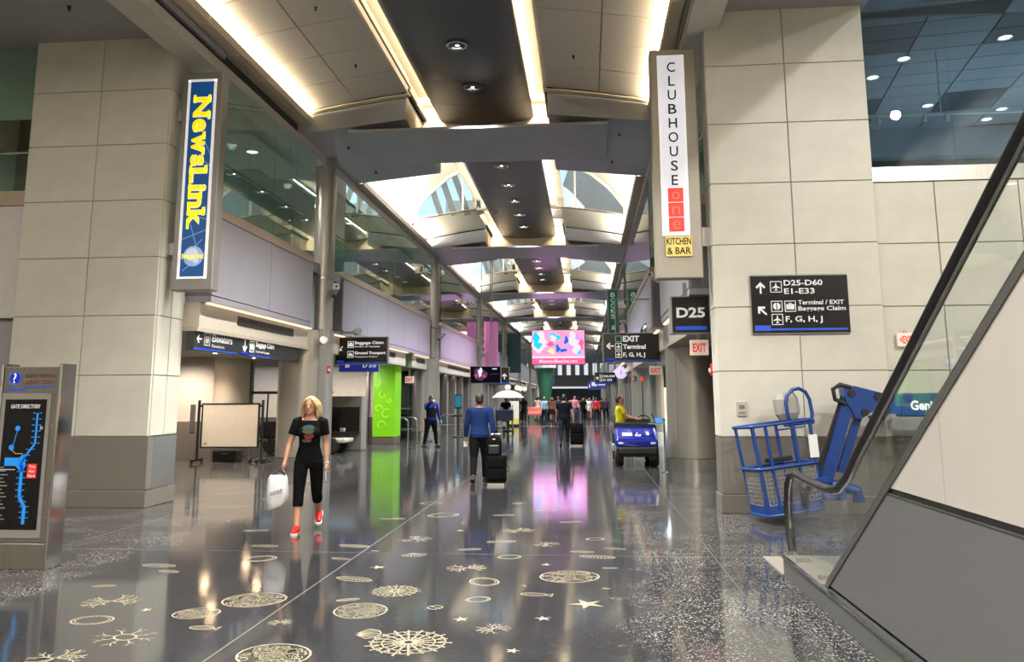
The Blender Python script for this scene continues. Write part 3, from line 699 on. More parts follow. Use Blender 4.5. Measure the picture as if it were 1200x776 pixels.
# ---- lower walls
wl_ = setting('wall_left_lower')
CARPORT = mat('lobby_ceiling', (176, 166, 150), .6)
HEAD = mat('header_cream', (190, 182, 168), .45)
segs = [(13.1, COLY[0]-.7)]+[(COLY[k]+.7, COLY[k+1]-.7) for k in range(6)]
for side, sx in ((wl_, -1), (setting('wall_right_lower'), 1)):
    sg = [(q, a, b_) for q, (a, b_) in enumerate(segs)]
    if sx < 0: sg = [sg[0], (1, sg[1][1], 28.95), (9, 30.06, sg[1][2])]+sg[2:]
    for q, y0, y1 in sg:
        if sx > 0 and q == 0: y0 = 13.9
        a = lbx(sx, 4.22, 4.62); B(a[0], a[1], y0, y1, 2.87, 3.295).build('header', HEAD, side)
        a = lbx(sx, 4.2, 4.23); b = MB()
        for i in range(5): b.box(a[0], a[1], y0+(y1-y0)*.28, y0+(y1-y0)*.82, 3.04+.035*i, 3.06+.035*i)
        g = b.build('vent_grille', SLOT, side); g['kind'] = 'stuff'
        a = lbx(sx, 4.09, 4.17); B(a[0], a[1], y0+.1, y1-.1, 3.27, 3.298).build('soffit_light', glow('soffit_light_glow', (255, 226, 190), 1.6), side)
        a = lbx(sx, 4.22, 12.0); B(a[0], a[1], y0 if q else (13.06 if sx < 0 else 13.9), (y1 if y1 == 28.95 else y1+1.4) if q != 6 else y1, 2.80, 2.87).build('lobby_ceiling', CARPORT, side)
wb = setting('wall_left_lobby')
WHT = mat('lobby_white_wall', (205, 196, 184), .6); WNS = mat('grey_wainscot', (104, 98, 92), .4, noise=.08, scale=40)
def lobby_wall(x0, x1, y0, y1, par, top=2.80, zw=1.04):
    B(x0, x1, y0, y1, zw, top).build('wall_board', WHT, par); B(x0-.01, x1+.01, y0-.012, y1+.01, 0, zw).build('wainscot', WNS, par)
lobby_wall(-11.6, -10.24, 21.5, 23.9, wb)
lamp('SPOT', 'lobby_lamp', (-10.9, 20.3, 2.75), LOBBY_W*1.3, (1, .86, .72), None, (0, .35, -1), spot_size=math.radians(130), spot_blend=.8, shadow_soft_size=.1)  # extra lamp added to brighten the wall end, no fixture drawn
B(-10.85, -10.72, 21.46, 21.49, .75, 1.5).build('steel_plate', STEEL, wb)
B(-11.6, -10.3, 24.2, 24.35, 0, 2.8).build('grey_panel', COLM, wb)
lobby_wall(-16, -7.9, 30.2, 30.4, wb, zw=.95)
lobby_wall(-16.2, -16, 13, 30.4, wb)
B(-7.85, -7.75, 30.0, 30.4, 0, 2.8).build('steel_jamb', STEEL, wb); B(-8.3, -8.2, 30.0, 30.2, 0, 2.8).build('steel_jamb', STEEL, wb)
lz = MB().lathe([(.11, 0), (.08, -.01)], 14).mesh('lens', glow('lobby_lamp_glow', (255, 216, 170), 90)); lr = MB().lathe([(.11, 0), (.14, -.012), (.11, -.012)], 14, False).mesh('trim_ring', WHITEB, True)
i = 0
for x in (-8.0, -9.3, -10.6):
    for y in (15.0, 17.2, 19.6, 22.0):
        if x < -10 and y > 21: continue
        t = thing('lobby_downlight', f'warm round downlight in the left lobby ceiling, {WORD[i]} of the lobby set', 'downlight', (x, y, 2.80), 0, 'lobby downlights'); i += 1
        link('lens', lz, t); link('trim_ring', lr, t)
        lamp('SPOT', 'lobby_lamp', (x, y, 2.75), LOBBY_W, (1, .84, .66), None, (0, 0, -1), spot_size=math.radians(130), spot_blend=.8, shadow_soft_size=.1)
for xx in (-12.0, -9.8, -8.3): lamp('SPOT', 'lobby_back_fill', (xx, 27.6, 2.75), 300, (1, .9, .78), None, (0, .5, -1), spot_size=math.radians(150), spot_blend=.8, shadow_soft_size=.1)  # fill spots added to brighten the back of the lobby

# left retail bays beyond the lobby and the far right wall
wf = setting('wall_left_shops'); wg = setting('wall_right_shops')
PILW = mat('shop_pale_panel', (196, 192, 190), .5); PILG = mat('shop_grey_pilaster', (128, 124, 120), .35, metal=.3); DRK = mat('shop_dark_door', (34, 33, 36), .3)
WOOD = mat('shop_tan_door', (150, 118, 78), .5); TEAL = mat('shop_teal_glass', (62, 110, 112), .2)
y = 34.6; R2 = random.Random(5); q = 0
while y < 104:
    for par, sx in ((wf, -1), (wg, 1)):
        a = lbx(sx, 4.5, 4.8); B(a[0], a[1], y, y+.5, 0, 2.87).build('pilaster', PILG, par)
        a = lbx(sx, 4.85, 5.0); m_ = [PILW, PILW, DRK, WOOD, PILW, DRK][R2.randrange(6)] if sx < 0 else [PILG, PILG, PILW, DRK][R2.randrange(4)]
        B(a[0], a[1], y+.5, y+2.4, 0, 2.87).build('shop_panel', m_, par)
    y += 2.4; q += 1
B(CX+5.6, CX+5.8, 20.5, 32.5, 0, 2.8).build('lit_doorway_wall', mat('bright_shop_wall', (200, 214, 226), .5), wg)
lamp('AREA', 'right_shop_lamp', (CX+5.1, 26, 2.7), 90, DAY, (.3, 6), (0, 0, -1))
B(-12, -7.15, 34.2, 34.4, 0, 2.8).build('entry_back', mat('entry_dark', (52, 54, 58), .4), wf); B(-12.2, -12, 30.4, 34.4, 0, 2.8).build('entry_side', MT['entry_dark'], wf)
for x in (-9.6, -8.7, -7.8): B(x, x+.06, 33.0, 33.06, 0, 2.8).build('entry_mullion', STEEL, wf)
B(-12, -7.2, 33.0, 33.02, 1.2, 1.26).build('entry_transom', STEEL, wf); B(-9.4, -8.4, 33.4, 33.45, 2.2, 2.6).build('blue_entry_sign', mat('deep_blue_sign', (24, 44, 150), .4, emit=.5), wf)
B(CX+5.4, CX+5.6, 12.6, 20.5, 0, 2.9).build('side_wall', PILG, wg)
B(-12, -7.2, 33.02, 33.04, 0, 2.2).build('entry_glass', GLASSG, wf)
lamp('AREA', 'entry_lamp', (CX-7, 31.5, 2.7), 40, NEUT, (.3, .3), (0, 0, -1))
for k in range(3):
    lamp('AREA', 'left_shop_lamp', (CX-4.45, 40+14*k, 2.85), 60, NEUT, (.4, 8), (.5, 0, -1))
    lamp('AREA', 'right_shop_lamp', (CX+4.45, 40+14*k, 2.85), 30, NEUT, (.4, 8), (-.5, 0, -1))

# far end of the concourse: bridge with balcony glass over a dark opening
we = setting('wall_far_end')
B(-7, 2.3, YF, YF+.3, 3.6, 10.8).build('upper_wall', mat('far_wall_tan', (170, 158, 140), .6), we)
B(-7, 2.3, YF-1.2, YF, 3.1, 4.6).build('bridge', mat('bridge_grey', (120, 120, 124), .5), we)
B(-7, 2.3, YF-1.25, YF-1.2, 2.85, 3.1).build('light_line', glow('bridge_light', (235, 238, 245), .9), we)
for i in range(7):
    B(-6.3+1.2*i, -5.75+1.2*i, YF-.05, YF-.02, 4.7, 6.3).build('window_pane', glow('far_window_glow', (235, 242, 250), 1.0), we)
B(-7, 2.3, YF+6, YF+6.2, 0, 3.1).build('dark_opening_wall', SLOT, we)
wbk = setting('wall_back'); B(-18, 12, YN-.2, YN, 0, 10).build('back_board', PLASTER, wbk)
wsd = setting('wall_side_left'); B(-18.2, -18, YN, 13, 0, 10).build('side_board', PLASTER, wsd)
wsr = setting('wall_side_right'); B(10, 10.2, YN, 12.6, 0, 9.5).build('side_board', PLASTER, wsr)

# ================================================================== SIGNS
def vertical_letters(f, body, xc, y0, step, h, m, wmax, off=.03, serif=False, wide=None, ms=None):
    for i, ch in enumerate(body):
        if ch != ' ':
            f.text(ch, xc, y0-step*i-h, h, m, (wide or {}).get(ch, wmax), off, al='c')
# --- newsstand blade sign on the left pier
NL = thing('blade_sign', 'tall grey blade sign with yellow slab lettering on blue, on the left pier', 'sign', (-6.72, 12.38, 3.40))
MB().bbox(0, .70, 0, .24, 0, 3.73, .015).build('housing', SIGNG, NL)
MB().box(.10, .145, -.012, .0, .19, 3.59).box(.555, .60, -.012, 0, .19, 3.59).box(.10, .60, -.012, 0, 3.56, 3.60).box(.10, .60, -.012, 0, .19, .225).build('white_frame', mat('white_acrylic', (240, 240, 238), .4, emit=.5), NL)
B(.14, .56, -.006, .0, .22, 3.57).build('face_panel', mat('newsstand_blue', (10, 72, 132), .4, emit=.5, noise=.15, scale=2), NL)
YEL = mat('yellow_lettering', (250, 232, 20), .4, emit=.7); YELD = mat('pale_yellow_outline', (250, 250, 190), .4, emit=.5)
f = Face(NL, (.14, -.007, .22), (1, 0, 0), (0, 0, 1))
LBL = mat('light_blue_line', (110, 160, 200), .4, emit=.3)
for p, q in (((.20, 1.02), (.42, .95)), ((.0, .62), (.42, .78)), ((.25, 2.0), (.42, 1.86)), ((.1, 1.0), (.33, .3)), ((.0, .28), (.36, .62)), ((.3, 2.3), (.42, 2.05)), ((.05, .1), (.42, .4))):
    d = Vector((q[0]-p[0], q[1]-p[1])).normalized()*.008; f.poly([(p[0]-d.y, p[1]+d.x), (p[0]+d.y, p[1]-d.x), (q[0]+d.y, q[1]-d.x), (q[0]-d.y, q[1]+d.x)], LBL, 'grid_lines', 1)
yy = 3.06
def slab(ch, y, hgt, wd, m, off, lv, part):
    """one letter turned to read downwards; slab feet at its corners"""
    lo = hgt if ch in 'NLik' else hgt*.78
    vs_ = f.text(ch, .07, y, lo, m, wd, off, -PI/2, part, lv)
    t = .045
    feet = {'N': [(0, 0), (0, 1), (1, 1)], 'L': [(0, 0), (0, 1)], 'i': [(.5, 0)], 'n': [(0, 0), (1, 0), (0, 1)], 'k': [(0, 0), (1, 0), (0, 1), ], 'w': [(0, 1), (1, 1)]}.get(ch, [])
    for a, c in feet:
        hh = lo*.97 if c else 0; hh = min(hh, lo-.03)
        cx_ = y-a*wd*.82-wd*.09; f.rect(.07+hh-(.0 if not c else .015), cx_-.07, t, .14, m, part, lv)
for ch, wd in (('N', .36), ('e', .235), ('w', .34), ('s', .20), ('L', .26), ('i', .12), ('n', .26), ('k', .28)):
    slab(ch, yy+.01, .31, wd, YELD, .055, 2, 'letter_outline'); slab(ch, yy, .30, wd-.03, YEL, .03, 4, 'lettering'); yy -= wd+.025
f.disc(.22, .34, .17, mat('globe_blue', (150, 176, 220), .4, emit=.4), 'globe', 2, 28)
f.disc(.20, .37, .11, mat('globe_light', (205, 215, 235), .4, emit=.4), 'globe', 3, 20); f.disc(.27, .27, .05, MT['globe_light'], 'globe', 3, 14)
f.text('NewsLink', .03, .30, .085, YEL, .38, .03, part='lettering', lv=5); f.done()
B(-.12, .0, .06, .16, .6, .8).build('bracket', STEEL, NL); B(-.12, 0, .06, .16, 2.9, 3.1).build('bracket', STEEL, NL)
# --- restaurant blade sign on the right pier
CB = thing('blade_sign', 'tall grey blade sign with white panel and vertical black letters, on the right pier', 'sign', (1.10, 12.35, 3.46))
MB().bbox(0, .72, 0, .26, 0, 3.71, .015).build('housing', mat('sign_warm_grey', (158, 152, 140), .4, metal=.4), CB)
B(.715, .85, .06, .2, .5, .8).build('bracket', STEEL, CB)
B(.115, .535, -.03, .0, .66, 3.60).build('light_box', mat('white_acrylic', (240, 240, 238), .4), CB)
B(.145, .505, -.034, -.03, .69, 3.57).build('face_panel', mat('lit_white_acrylic', (232, 234, 246), .4, emit=.45), CB)
f = Face(CB, (0, -.035, 0), (1, 0, 0), (0, 0, 1))
INK = mat('black_ink', (14, 14, 16), .5)
vertical_letters(f, 'CLUBHOUSE', .33, 3.48, .232, .165, INK, .13, .012, wide={'O': .155, 'H': .13, 'L': .10, 'S': .11, 'E': .10})
RSQ = mat('red_sign_square', (226, 62, 44), .4, emit=.35); RLN = mat('red_thin_letter', (246, 120, 100), .4, emit=.4)
for i, ch in enumerate('one'):
    f.rect(.215, 1.19-.235*i, .235, .225, RSQ, 'red_square', 1); f.text(ch, .333, 1.235-.235*i, .12, RLN, .12, -.012, part='thin_lettering', lv=3, al='c')
f.rect(.155, .335, .40, .31, mat('yellow_sign_plate', (226, 200, 110), .5, emit=.25), 'yellow_plate', 1)
f.text('KITCHEN', .355, .515, .11, INK, .37, .02, al='c', lv=3); f.text('& BAR', .355, .365, .11, INK, .36, .02, al='c', lv=3); f.done()

def box_sign(name, label, x0, x1, y, z0, z1, cat='sign', m=SIGNB, group=None, side=0.16, frame=True, hang=None):
    t = thing(name, label, cat, ((x0+x1)/2, y, z0), 0, group); w_ = x1-x0; h = z1-z0
    MB().bbox(-w_/2-(.03 if frame else 0), w_/2+(.03 if frame else 0), .01, side, -.02, h+.02, .008).build('housing', SIGNG, t)
    B(-w_/2, w_/2, 0, .012, 0, h).build('face_panel', m, t)
    if hang:
        b = MB()
        for hx in hang[1]: b.tube([(hx, side/2, h), (hx, side/2, hang[0]-z0)], .02)
        b.build('hanger', STEEL, t)
    return t, Face(t, (-w_/2, -.001, 0), (1, 0, 0), (0, 0, 1)), w_, h
t, f, W, H = box_sign('gate_sign', 'square black gate sign reading D25 beside the right pier', 1.42, 2.02, 13.3, 2.70, 3.28, side=.22)
B(W/2+.0, W/2+.06, .06, .16, .2, .4).build('bracket', STEEL, t)
B(-.1, .1, .08, .14, H, H+.25).build('hanger', STEEL, t)
f.text('D25', W/2, .24, .17, LETG, .46, .03, al='c'); f.rect(.05, .04, W-.1, .06, SBLUE, 'blue_stripe'); f.done()

# wall directional sign on the right pier
t, f, W, H = box_sign('wall_sign', 'large black directional sign with gate and baggage text on the right pier', 2.47, 3.87, 12.15, 2.59, 3.44, side=.05, frame=False)
f.arrow(.14, .67, .085, 0, LETG); f.icon('plane', .28, .60, .17, LETG); f.text('D25-D60', .48, .70, .085, LETG, .56); f.text('E1-E33', .48, .575, .085, LETG, .44)
f.arrow(.15, .33, .085, PI/4, LETG); f.icon('door', .28, .31, .165, LETG); f.icon('bag', .475, .31, .165, LETG)
f.text('Terminal / EXIT', .67, .415, .065, LETG, .66); f.text('Baggage Claim', .67, .305, .085, LETG, .68)
f.icon('plane', .28, .115, .165, LETG); f.text('F, G, H, J', .48, .135, .11, LETG, .53)
f.rect(.03, .03, .23, .08, SBLUE, 'blue_stripe'); f.rect(.26, .035, W-.3, .03, SBLUE, 'blue_stripe'); f.done()

t, f, W, H = box_sign('overhead_sign', 'black overhead sign reading EXIT, Terminal and F, G, H, J on the right', .46, 1.90, 21.0, 2.57, 3.29)
B(W/2+.03, W/2+.30, .04, .12, .25, .45).build('bracket', STEEL, t); 
MB().tube([(-.4, .08, H), (-.4, .08, H+.9), (.9, .08, H+.9)], .02).build('hanger', STEEL, t)
f.arrow(.17, .40, .10, PI/2, LETW); f.frame(.30, .50, .17, .17, .02, mat('green_exit_icon', (120, 190, 160), .5, emit=.3), 'exit_icon'); f.text('EXIT', .50, .51, .15, LETW, .42, .03)
f.icon('plane', .30, .30, .17, LETW); f.text('Terminal', .50, .32, .12, LETW, .58, .03); f.icon('plane', .30, .10, .17, LETW); f.text('F, G, H, J', .50, .09, .14, LETW, .56, .03)
f.rect(.03, .015, W-.06, .025, SBLUE, 'blue_stripe'); f.rect(.03, .015, .25, .07, SBLUE, 'blue_stripe'); f.done()

t, f, W, H = box_sign('overhead_sign', 'black overhead sign reading Baggage Claim and Ground Transport on the left', -6.66, -5.27, 21.0, 2.57, 3.26)
B(-.5, -.3, .05, .12, H, H+.05).build('hanger', STEEL, t)
f.arrow(.13, .40, .08, 3*PI/4, LETW); f.icon('bag', .32, .42, .17, LETW); f.text('Baggage Claim', .52, .49, .10, LETW, .78, .03); f.text('Recibo de Equipaje', .52, .42, .05, LETW, .68, .01)
f.icon('bus', .32, .16, .17, LETW); f.text('Ground Transport', .52, .22, .10, LETW, .84, .03); f.text('Transporte Urbano', .52, .15, .05, LETW, .62, .01)
f.rect(.03, .015, W-.06, .025, SBLUE, 'blue_stripe'); f.rect(.03, .015, .2, .07, SBLUE, 'blue_stripe'); f.done()
t, f, W, H = box_sign('overhead_sign', 'small blue lit sign hanging behind the Baggage Claim sign', -7.65, -6.4, 24.5, 2.48, 2.80, m=mat('deep_blue_sign', (24, 44, 150), .4, emit=.5), side=.1, frame=False)
B(-.3, .3, .04, .07, H, H+.02).build('hanger', STEEL, t)
f.text('B', .2, .12, .14, LETW, .14); f.text('D', .75, .12, .14, LETW, .14); f.text('21-33', .95, .12, .12, LETW, .22); f.done()

# long header sign over the left lobby (faces the concourse)
t = thing('header_sign', 'long black header sign reading Elevators and Baggage Claim above the left lobby', 'sign', (-6.62, 13.08, 2.48))
B(-.14, 0, 0, 5.05, 0, .39).build('face_panel', mat('sign_slate', (38, 42, 44), .35), t)
f = Face(t, (.001, 0, 0), (0, 1, 0), (0, 0, 1))
f.arrow(.18, .2, .09, PI/2, LETG); f.icon('lift', .36, .10, .22, LETG); f.text('Elevators', .66, .18, .14, LETG, .82); f.text('Elevadores', .66, .08, .06, LETG, .5, .01)
f.arrow(2.05, .19, .12, PI, LETW); f.icon('bag', 2.28, .09, .22, LETW); f.text('Baggage Claim', 2.58, .18, .14, LETW, .95, .03); f.text('Recibo de Equipaje', 2.58, .08, .06, LETW, .7, .01)
f.rect(0, .015, 1.7, .03, SBLUE, 'blue_stripe'); f.rect(1.9, .015, 1.45, .03, SBLUE, 'blue_stripe'); f.rect(1.9, .015, .3, .07, SBLUE, 'blue_stripe'); f.done()

def exit_sign(label, x, y, z, w_=.30, h=.26, body='EXIT', wallrot=0, mh=.04):
    t = thing('exit_sign', label, 'exit sign', (x, y, z), wallrot)
    MB().bbox(-w_/2, w_/2, 0, .05, 0, h, .006).build('housing', PALE, t)
    f = Face(t, (-w_/2, -.0005, 0), (1, 0, 0), (0, 0, 1)); f.text(body, w_/2, h*.22, h*.56, REDL, w_*.72, .025, al='c'); f.done()
    B(-.03, .03, .01, .04, h, h+mh).build('mount', STEEL, t); return t
exit_sign('lit exit sign with red letters just below the D25 sign', 1.93, 13.95, 2.36, .31, .26, mh=.26)
exit_sign('lit exit sign over the bright doorway behind the EXIT Terminal sign', 1.95, 23.0, 2.28, .36, .24, mh=.36)
exit_sign('lit exit sign on the right front wall partly behind the escalator handrail', 4.70, 12.30, 2.38, .26, .20, '<EXIT')
exit_sign('orange-lit exit sign beside the lime green panel', -6.75, 30.5, 2.22, .34, .26, mh=.40)
exit_sign('orange-lit exit sign past the second left column', -6.62, 34.9, 2.12, .40, .26, mh=.50)
t, f, W, H = box_sign('dark_sign', 'dark board reading EXIT on the grey panel inside the left lobby', -11.58, -11.06, 24.15, 1.93, 2.78, side=.04, frame=False)
f.text('EXIT', .10, .3, .24, LETG, .36, 0); f.done()

# --- wall plate, fire alarms, cameras, mirror
t = thing('card_reader', 'small grey notice plate on the right pier above the basket', 'notice plate', (2.26, 12.17, 1.38))
MB().bbox(-.07, .07, 0, .03, 0, .21, .005).build('plate', mat('beige_plate', (176, 170, 156), .5), t)
f = Face(t, (-.07, -.001, 0), (1, 0, 0), (0, 0, 1)); f.rect(.03, .10, .08, .06, mat('grey_print', (110, 106, 100), .5), 'print'); f.rect(.02, .05, .1, .012, MT['grey_print'], 'print'); f.rect(.02, .03, .1, .012, MT['grey_print'], 'print'); f.done()
def alarm(label, loc, rz):
    t = thing('fire_alarm', label, 'fire alarm', loc, rz); MB().bbox(-.06, .06, 0, .05, 0, .19, .008).build('housing', mat('alarm_red', (190, 30, 26), .4), t)
    MB().bbox(-.03, .03, -.03, 0, .05, .12, .005).build('strobe', mat('strobe_clear', (230, 220, 210), .2), t)
alarm('red fire alarm strobe on the side of the right pier', (1.93, 12.8, 1.98), -PI/2)
alarm('red fire alarm strobe on the second right column', (1.93, 33.2, 2.3), -PI/2+.4)
alarm('red fire alarm strobe on the nearest left column', (-6.19, 19.0, 2.25), 1.1)
def camera_box(label, loc, rz):
    t = thing('security_camera', label, 'security camera', loc, rz)
    MB().at((0, -.1, 0), rx=-.35).bbox(-.07, .07, -.22, .14, -.07, .08, .02).build('body', mat('camera_white', (210, 208, 202), .4), t)
    MB().at((0, -.1, 0), rx=-.35).tube([(0, -.225, 0), (0, -.235, 0)], .045, 14).build('lens', BLACK, t)
    MB().tube([(0, -.06, -.04), (0, .02, -.12), (0, .14, -.12)], .03).build('arm', BLACK, t)
camera_box('white security camera on the nearest left column shaft', (-6.1, 18.95, 4.25), .5)
camera_box('black-armed camera pair on the second left column shaft', (-6.10, 33.28, 4.2), .8)
camera_box('dark camera on the third left column shaft', (-6.10, 47.68, 4.2), .8)
camera_box('white camera under the restaurant blade sign', (1.78, 18.86, 4.4), -1.0)
t = thing('spot_lamp', 'stubby round spotlight on the nearest left column', 'spotlight', (-6.25, 18.6, 3.0)); MB().tube([(0, 0, 0), (.1, -.16, .02)], .09, 16).build('barrel', STEEL, t, True); MB().tube([(-.12, .18, 0), (.02, 0, 0)], .03).build('arm', STEEL, t)
t = thing('spot_lamp', 'stubby round spotlight beside the Baggage Claim sign', 'spotlight', (-5.98, 20.5, 3.36)); MB().tube([(0, 0, 0), (.12, -.16, .02)], .09, 16).build('barrel', STEEL, t, True); MB().tube([(-.42, .1, 0), (.02, 0, 0)], .03).build('arm', STEEL, t)
t = thing('convex_mirror', 'round convex mirror above the EXIT Terminal sign', 'mirror', (1.82, 22.4, 3.42)); MB().at(rx=PI/2).lathe([(.28, 0), (.27, .03), (.2, .09), (.1, .13), (.01, .14)], 28).build('mirror_dome', CHROME, t, True); MB().at(rx=PI/2).lathe([(.30, -.03), (.31, .0), (.28, .02)], 28).build('rim', BLACK, t, True); MB().tube([(0, .02, 0), (.3, .25, .05)], .02).build('arm', BLACK, t)
# --- book shop blade signs
GRN = mat('bookshop_green', (36, 84, 72), .5, emit=.1)
for i, (lab, x0, x1, y) in enumerate((('green vertical blade sign reading BOOKS & BOOKS over the right shops', .98, 1.5, 33.4+2.4),)):
    t = thing('shop_blade_sign', lab, 'sign', (x0, y, 3.1))
    W = x1-x0; MB().bbox(0, W, 0, .2, 0, 3.35, .01).build('housing', mat('sage_frame', (122, 142, 128), .5), t); B(.07, W-.07, -.01, 0, .08, 3.27).build('face_panel', GRN, t)
    B(W, W+.19, .05, .15, 1.5, 1.7).build('bracket', STEEL, t)
    f = Face(t, (0, -.011, 0), (1, 0, 0), (0, 0, 1)); LG = mat('pale_green_lettering', (186, 214, 190), .5, emit=.3)
    vertical_letters(f, 'BOOKS & BOOKS', W/2, 3.18, .245, .2, LG, .2, .01); f.done()

# --- monitors, LED screen, banners and small far signs
t = thing('led_screen', 'big bright pink and turquoise LED screen hanging far down the concourse', 'screen', (-2.08, 61, 4.12))
MB().bbox(-2.03, 2.03, .02, .3, -.04, 2.62, .02).build('housing', BLACK, t)
LP = glow('screen_pale_pink', (244, 158, 204), 1.4); LM = glow('screen_pink', (255, 96, 148), 1.4); LC = glow('screen_cyan', (30, 205, 232), 1.4); LW = glow('screen_white', (255, 240, 250), 1.1); LB_ = glow('screen_blue', (30, 110, 215), 1.3); LR = glow('screen_rose', (255, 150, 190), 1.4); LY = glow('screen_peach', (255, 226, 160), 1.4); LV = glow('screen_violet', (206, 150, 245), 1.4)
B(-1.99, 1.99, 0, .02, 0, 2.58).build('display', LP, t)
f = Face(t, (-1.99, -.002, 0), (1, 0, 0), (0, 0, 1))
f.rect(0, 0, 3.98, .47, LM, 'banner', 1); f.text('MiamiandBeaches.com', 1.99, .13, .24, LW, 2.9, .02, al='c', part='lettering', lv=3); f.rect(0, .47, 3.98, .14, LW, 'white_band', 1)
def blob(x, y, rx, ry, m, seed, lv=2, part='artwork'):
    R = random.Random(seed); ph = [R.uniform(0, 6) for _ in range(3)]
    f.poly([(x+rx*math.cos(a)*(1+.25*math.sin(3*a+ph[0])+.15*math.sin(5*a+ph[1])), y+ry*math.sin(a)*(1+.25*math.sin(2*a+ph[2]))) for a in [2*PI*i/28 for i in range(28)]], m, part, lv)
blob(.6, 1.7, .55, .7, LW, 11, 1); blob(.30, 1.9, .24, .48, LC, 1, 2); blob(.5, 1.4, .26, .24, LC, 2, 3); blob(1.7, 2.1, .42, .32, LC, 3, 2); blob(1.6, 1.95, .2, .3, LW, 4, 3); blob(1.4, 1.55, .3, .16, LM, 5, 2); blob(1.5, 1.0, .25, .22, LY, 6, 2)
blob(1.95, 1.2, .16, .28, LB_, 7, 2); blob(2.35, 1.05, .28, .15, LB_, 8, 3); blob(2.6, 1.85, .15, .36, LB_, 9, 2); blob(2.2, 2.3, .4, .2, LR, 10, 2); blob(3.1, 1.9, .38, .5, LW, 12, 1); blob(3.45, 2.05, .18, .2, LV, 13, 2); blob(3.3, 1.2, .4, .35, LW, 14, 2); blob(3.75, 1.5, .16, .35, LM, 15, 2); blob(2.9, 1.3, .2, .2, LV, 16, 3); blob(3.6, .9, .14, .16, LC, 17, 3); blob(1.0, .9, .3, .2, LR, 18, 2); f.done()
MB().tube([(-1.2, .15, 2.6), (-1.2, .15, 3.47)], .03).tube([(1.2, .15, 2.6), (1.2, .15, 3.47)], .03).build('hanger', STEEL, t)
t, f, W, H = box_sign('flight_display', 'black flight display with a purple picture, hanging on the left of the concourse', -5.03, -3.72, 35, 2.30, 3.0, cat='screen', m=glow('display_dark', (16, 14, 22), 1), hang=(7.82, (-.2, .2)))
blob(.42, .36, .30, .24, glow('display_violet', (96, 60, 96), .9), 21, 2); blob(.42, .45, .09, .2, glow('display_white', (240, 240, 255), 1.1), 22, 3); blob(.25, .3, .08, .1, glow('display_pink', (190, 90, 110), 1), 23, 3); blob(.6, .3, .08, .1, MT['display_pink'], 24, 3); f.rect(.95, .58, .2, .04, MT['display_white']); f.rect(.85, .36, .36, .03, MT['display_violet']); f.done()
t, f, W, H = box_sign('overhead_sign', 'small black arrow sign tucked beside the hanging flight display', -4.3, -3.4, 35.5, 2.24, 2.98, side=.1, hang=(7.83, (-.3,)))
f.arrow(W-.2, .34, .13, 0, LETW); f.icon('plane', .35, .4, .16, LETW); f.icon('plane', .35, .18, .16, LETW); f.rect(.02, .02, W-.04, .06, SBLUE, 'blue_stripe'); f.done()
t, f, W, H = box_sign('overhead_sign', 'small black arrow sign below and behind the EXIT Terminal sign', .52, 1.82, 49, 2.45, 3.12, hang=(7.67, (0,)))
f.arrow(.14, .34, .10, 0, LETW); f.icon('plane', .27, .38, .18, LETW); f.icon('plane', .27, .15, .18, LETW); f.text('D26-D60', .5, .40, .13, LETW, .68); f.text('E1-E33', .5, .17, .13, LETW, .5); f.rect(.02, .02, W-.04, .05, SBLUE, 'blue_stripe'); f.done()
for i, (x, y, z) in enumerate(((.9, 62, 2.35), (.75, 76, 2.4), (1.0, 90, 2.5), (-4.2, 90.5, 3.2))):
    t, f, W, H = box_sign('overhead_sign', ('far blue-white overhead sign on the right, first beyond the small arrow sign', 'far blue-white overhead sign on the right, second beyond the small arrow sign', 'far blue-white overhead sign on the right, third beyond the small arrow sign', 'farthest blue-white sign left of the far dark opening')[i], x-.6, x+.6, y, z, z+.6, m=mat('far_sign_blue', (36, 60, 150), .4, emit=.5), hang=(7.84 if i == 3 else 7.70, (0,)))
    f.rect(.1, .15, .4, .3, LETW); f.rect(.6, .2, .5, .08, LETW); f.done()
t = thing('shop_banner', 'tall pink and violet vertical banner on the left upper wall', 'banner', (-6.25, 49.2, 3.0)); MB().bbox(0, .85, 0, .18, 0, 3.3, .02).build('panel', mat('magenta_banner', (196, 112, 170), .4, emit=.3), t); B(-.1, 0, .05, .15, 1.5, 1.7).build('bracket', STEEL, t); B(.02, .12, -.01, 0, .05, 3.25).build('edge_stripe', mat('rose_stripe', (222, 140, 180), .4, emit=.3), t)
t = thing('shop_banner', 'dark teal glass banner on the far left upper wall', 'banner', (-6.25, 63.8, 3.6)); MB().bbox(0, 1.1, 0, .18, 0, 3.1, .02).build('panel', mat('dark_teal_banner', (40, 88, 100), .3), t); B(-.1, 0, .05, .15, 1.5, 1.7).build('bracket', STEEL, t)
t = thing('round_clock_sign', 'round lit white sign on a bracket behind the EXIT Terminal sign', 'sign', (1.70, 40, 2.85)); MB().at(rx=PI/2).lathe([(.30, -.04), (.30, .04)], 24).build('face_disc', mat('lilac_lit_disc', (206, 196, 236), .4, emit=.8), t); MB().tube([(0, 0, 0), (.3, 0, .0)], .03).build('arm', BLACK, t); B(-.02, .02, -.045, -.04, -.1, .1).build('mark', mat('lilac_mark', (150, 130, 200), .4), t)
for i, y in enumerate((58, 69.2, 74, 66)):
    x = CX-3.3; z = 2.40+.02*i
    t = thing('globe_lamp', f'white globe lamp on the far left shop fronts, {WORD[i]} of four', 'lamp', (x, y, z)); MB().ell((0, 0, 0), (.22, .22, .22)).build('globe', glow('globe_glow', (255, 244, 232), 1.1), t, True); MB().tube([(0, 0, .2), (0, 0, .6), (CX-4.20-x, 0, .6)], .03).build('arm', BLACK, t)
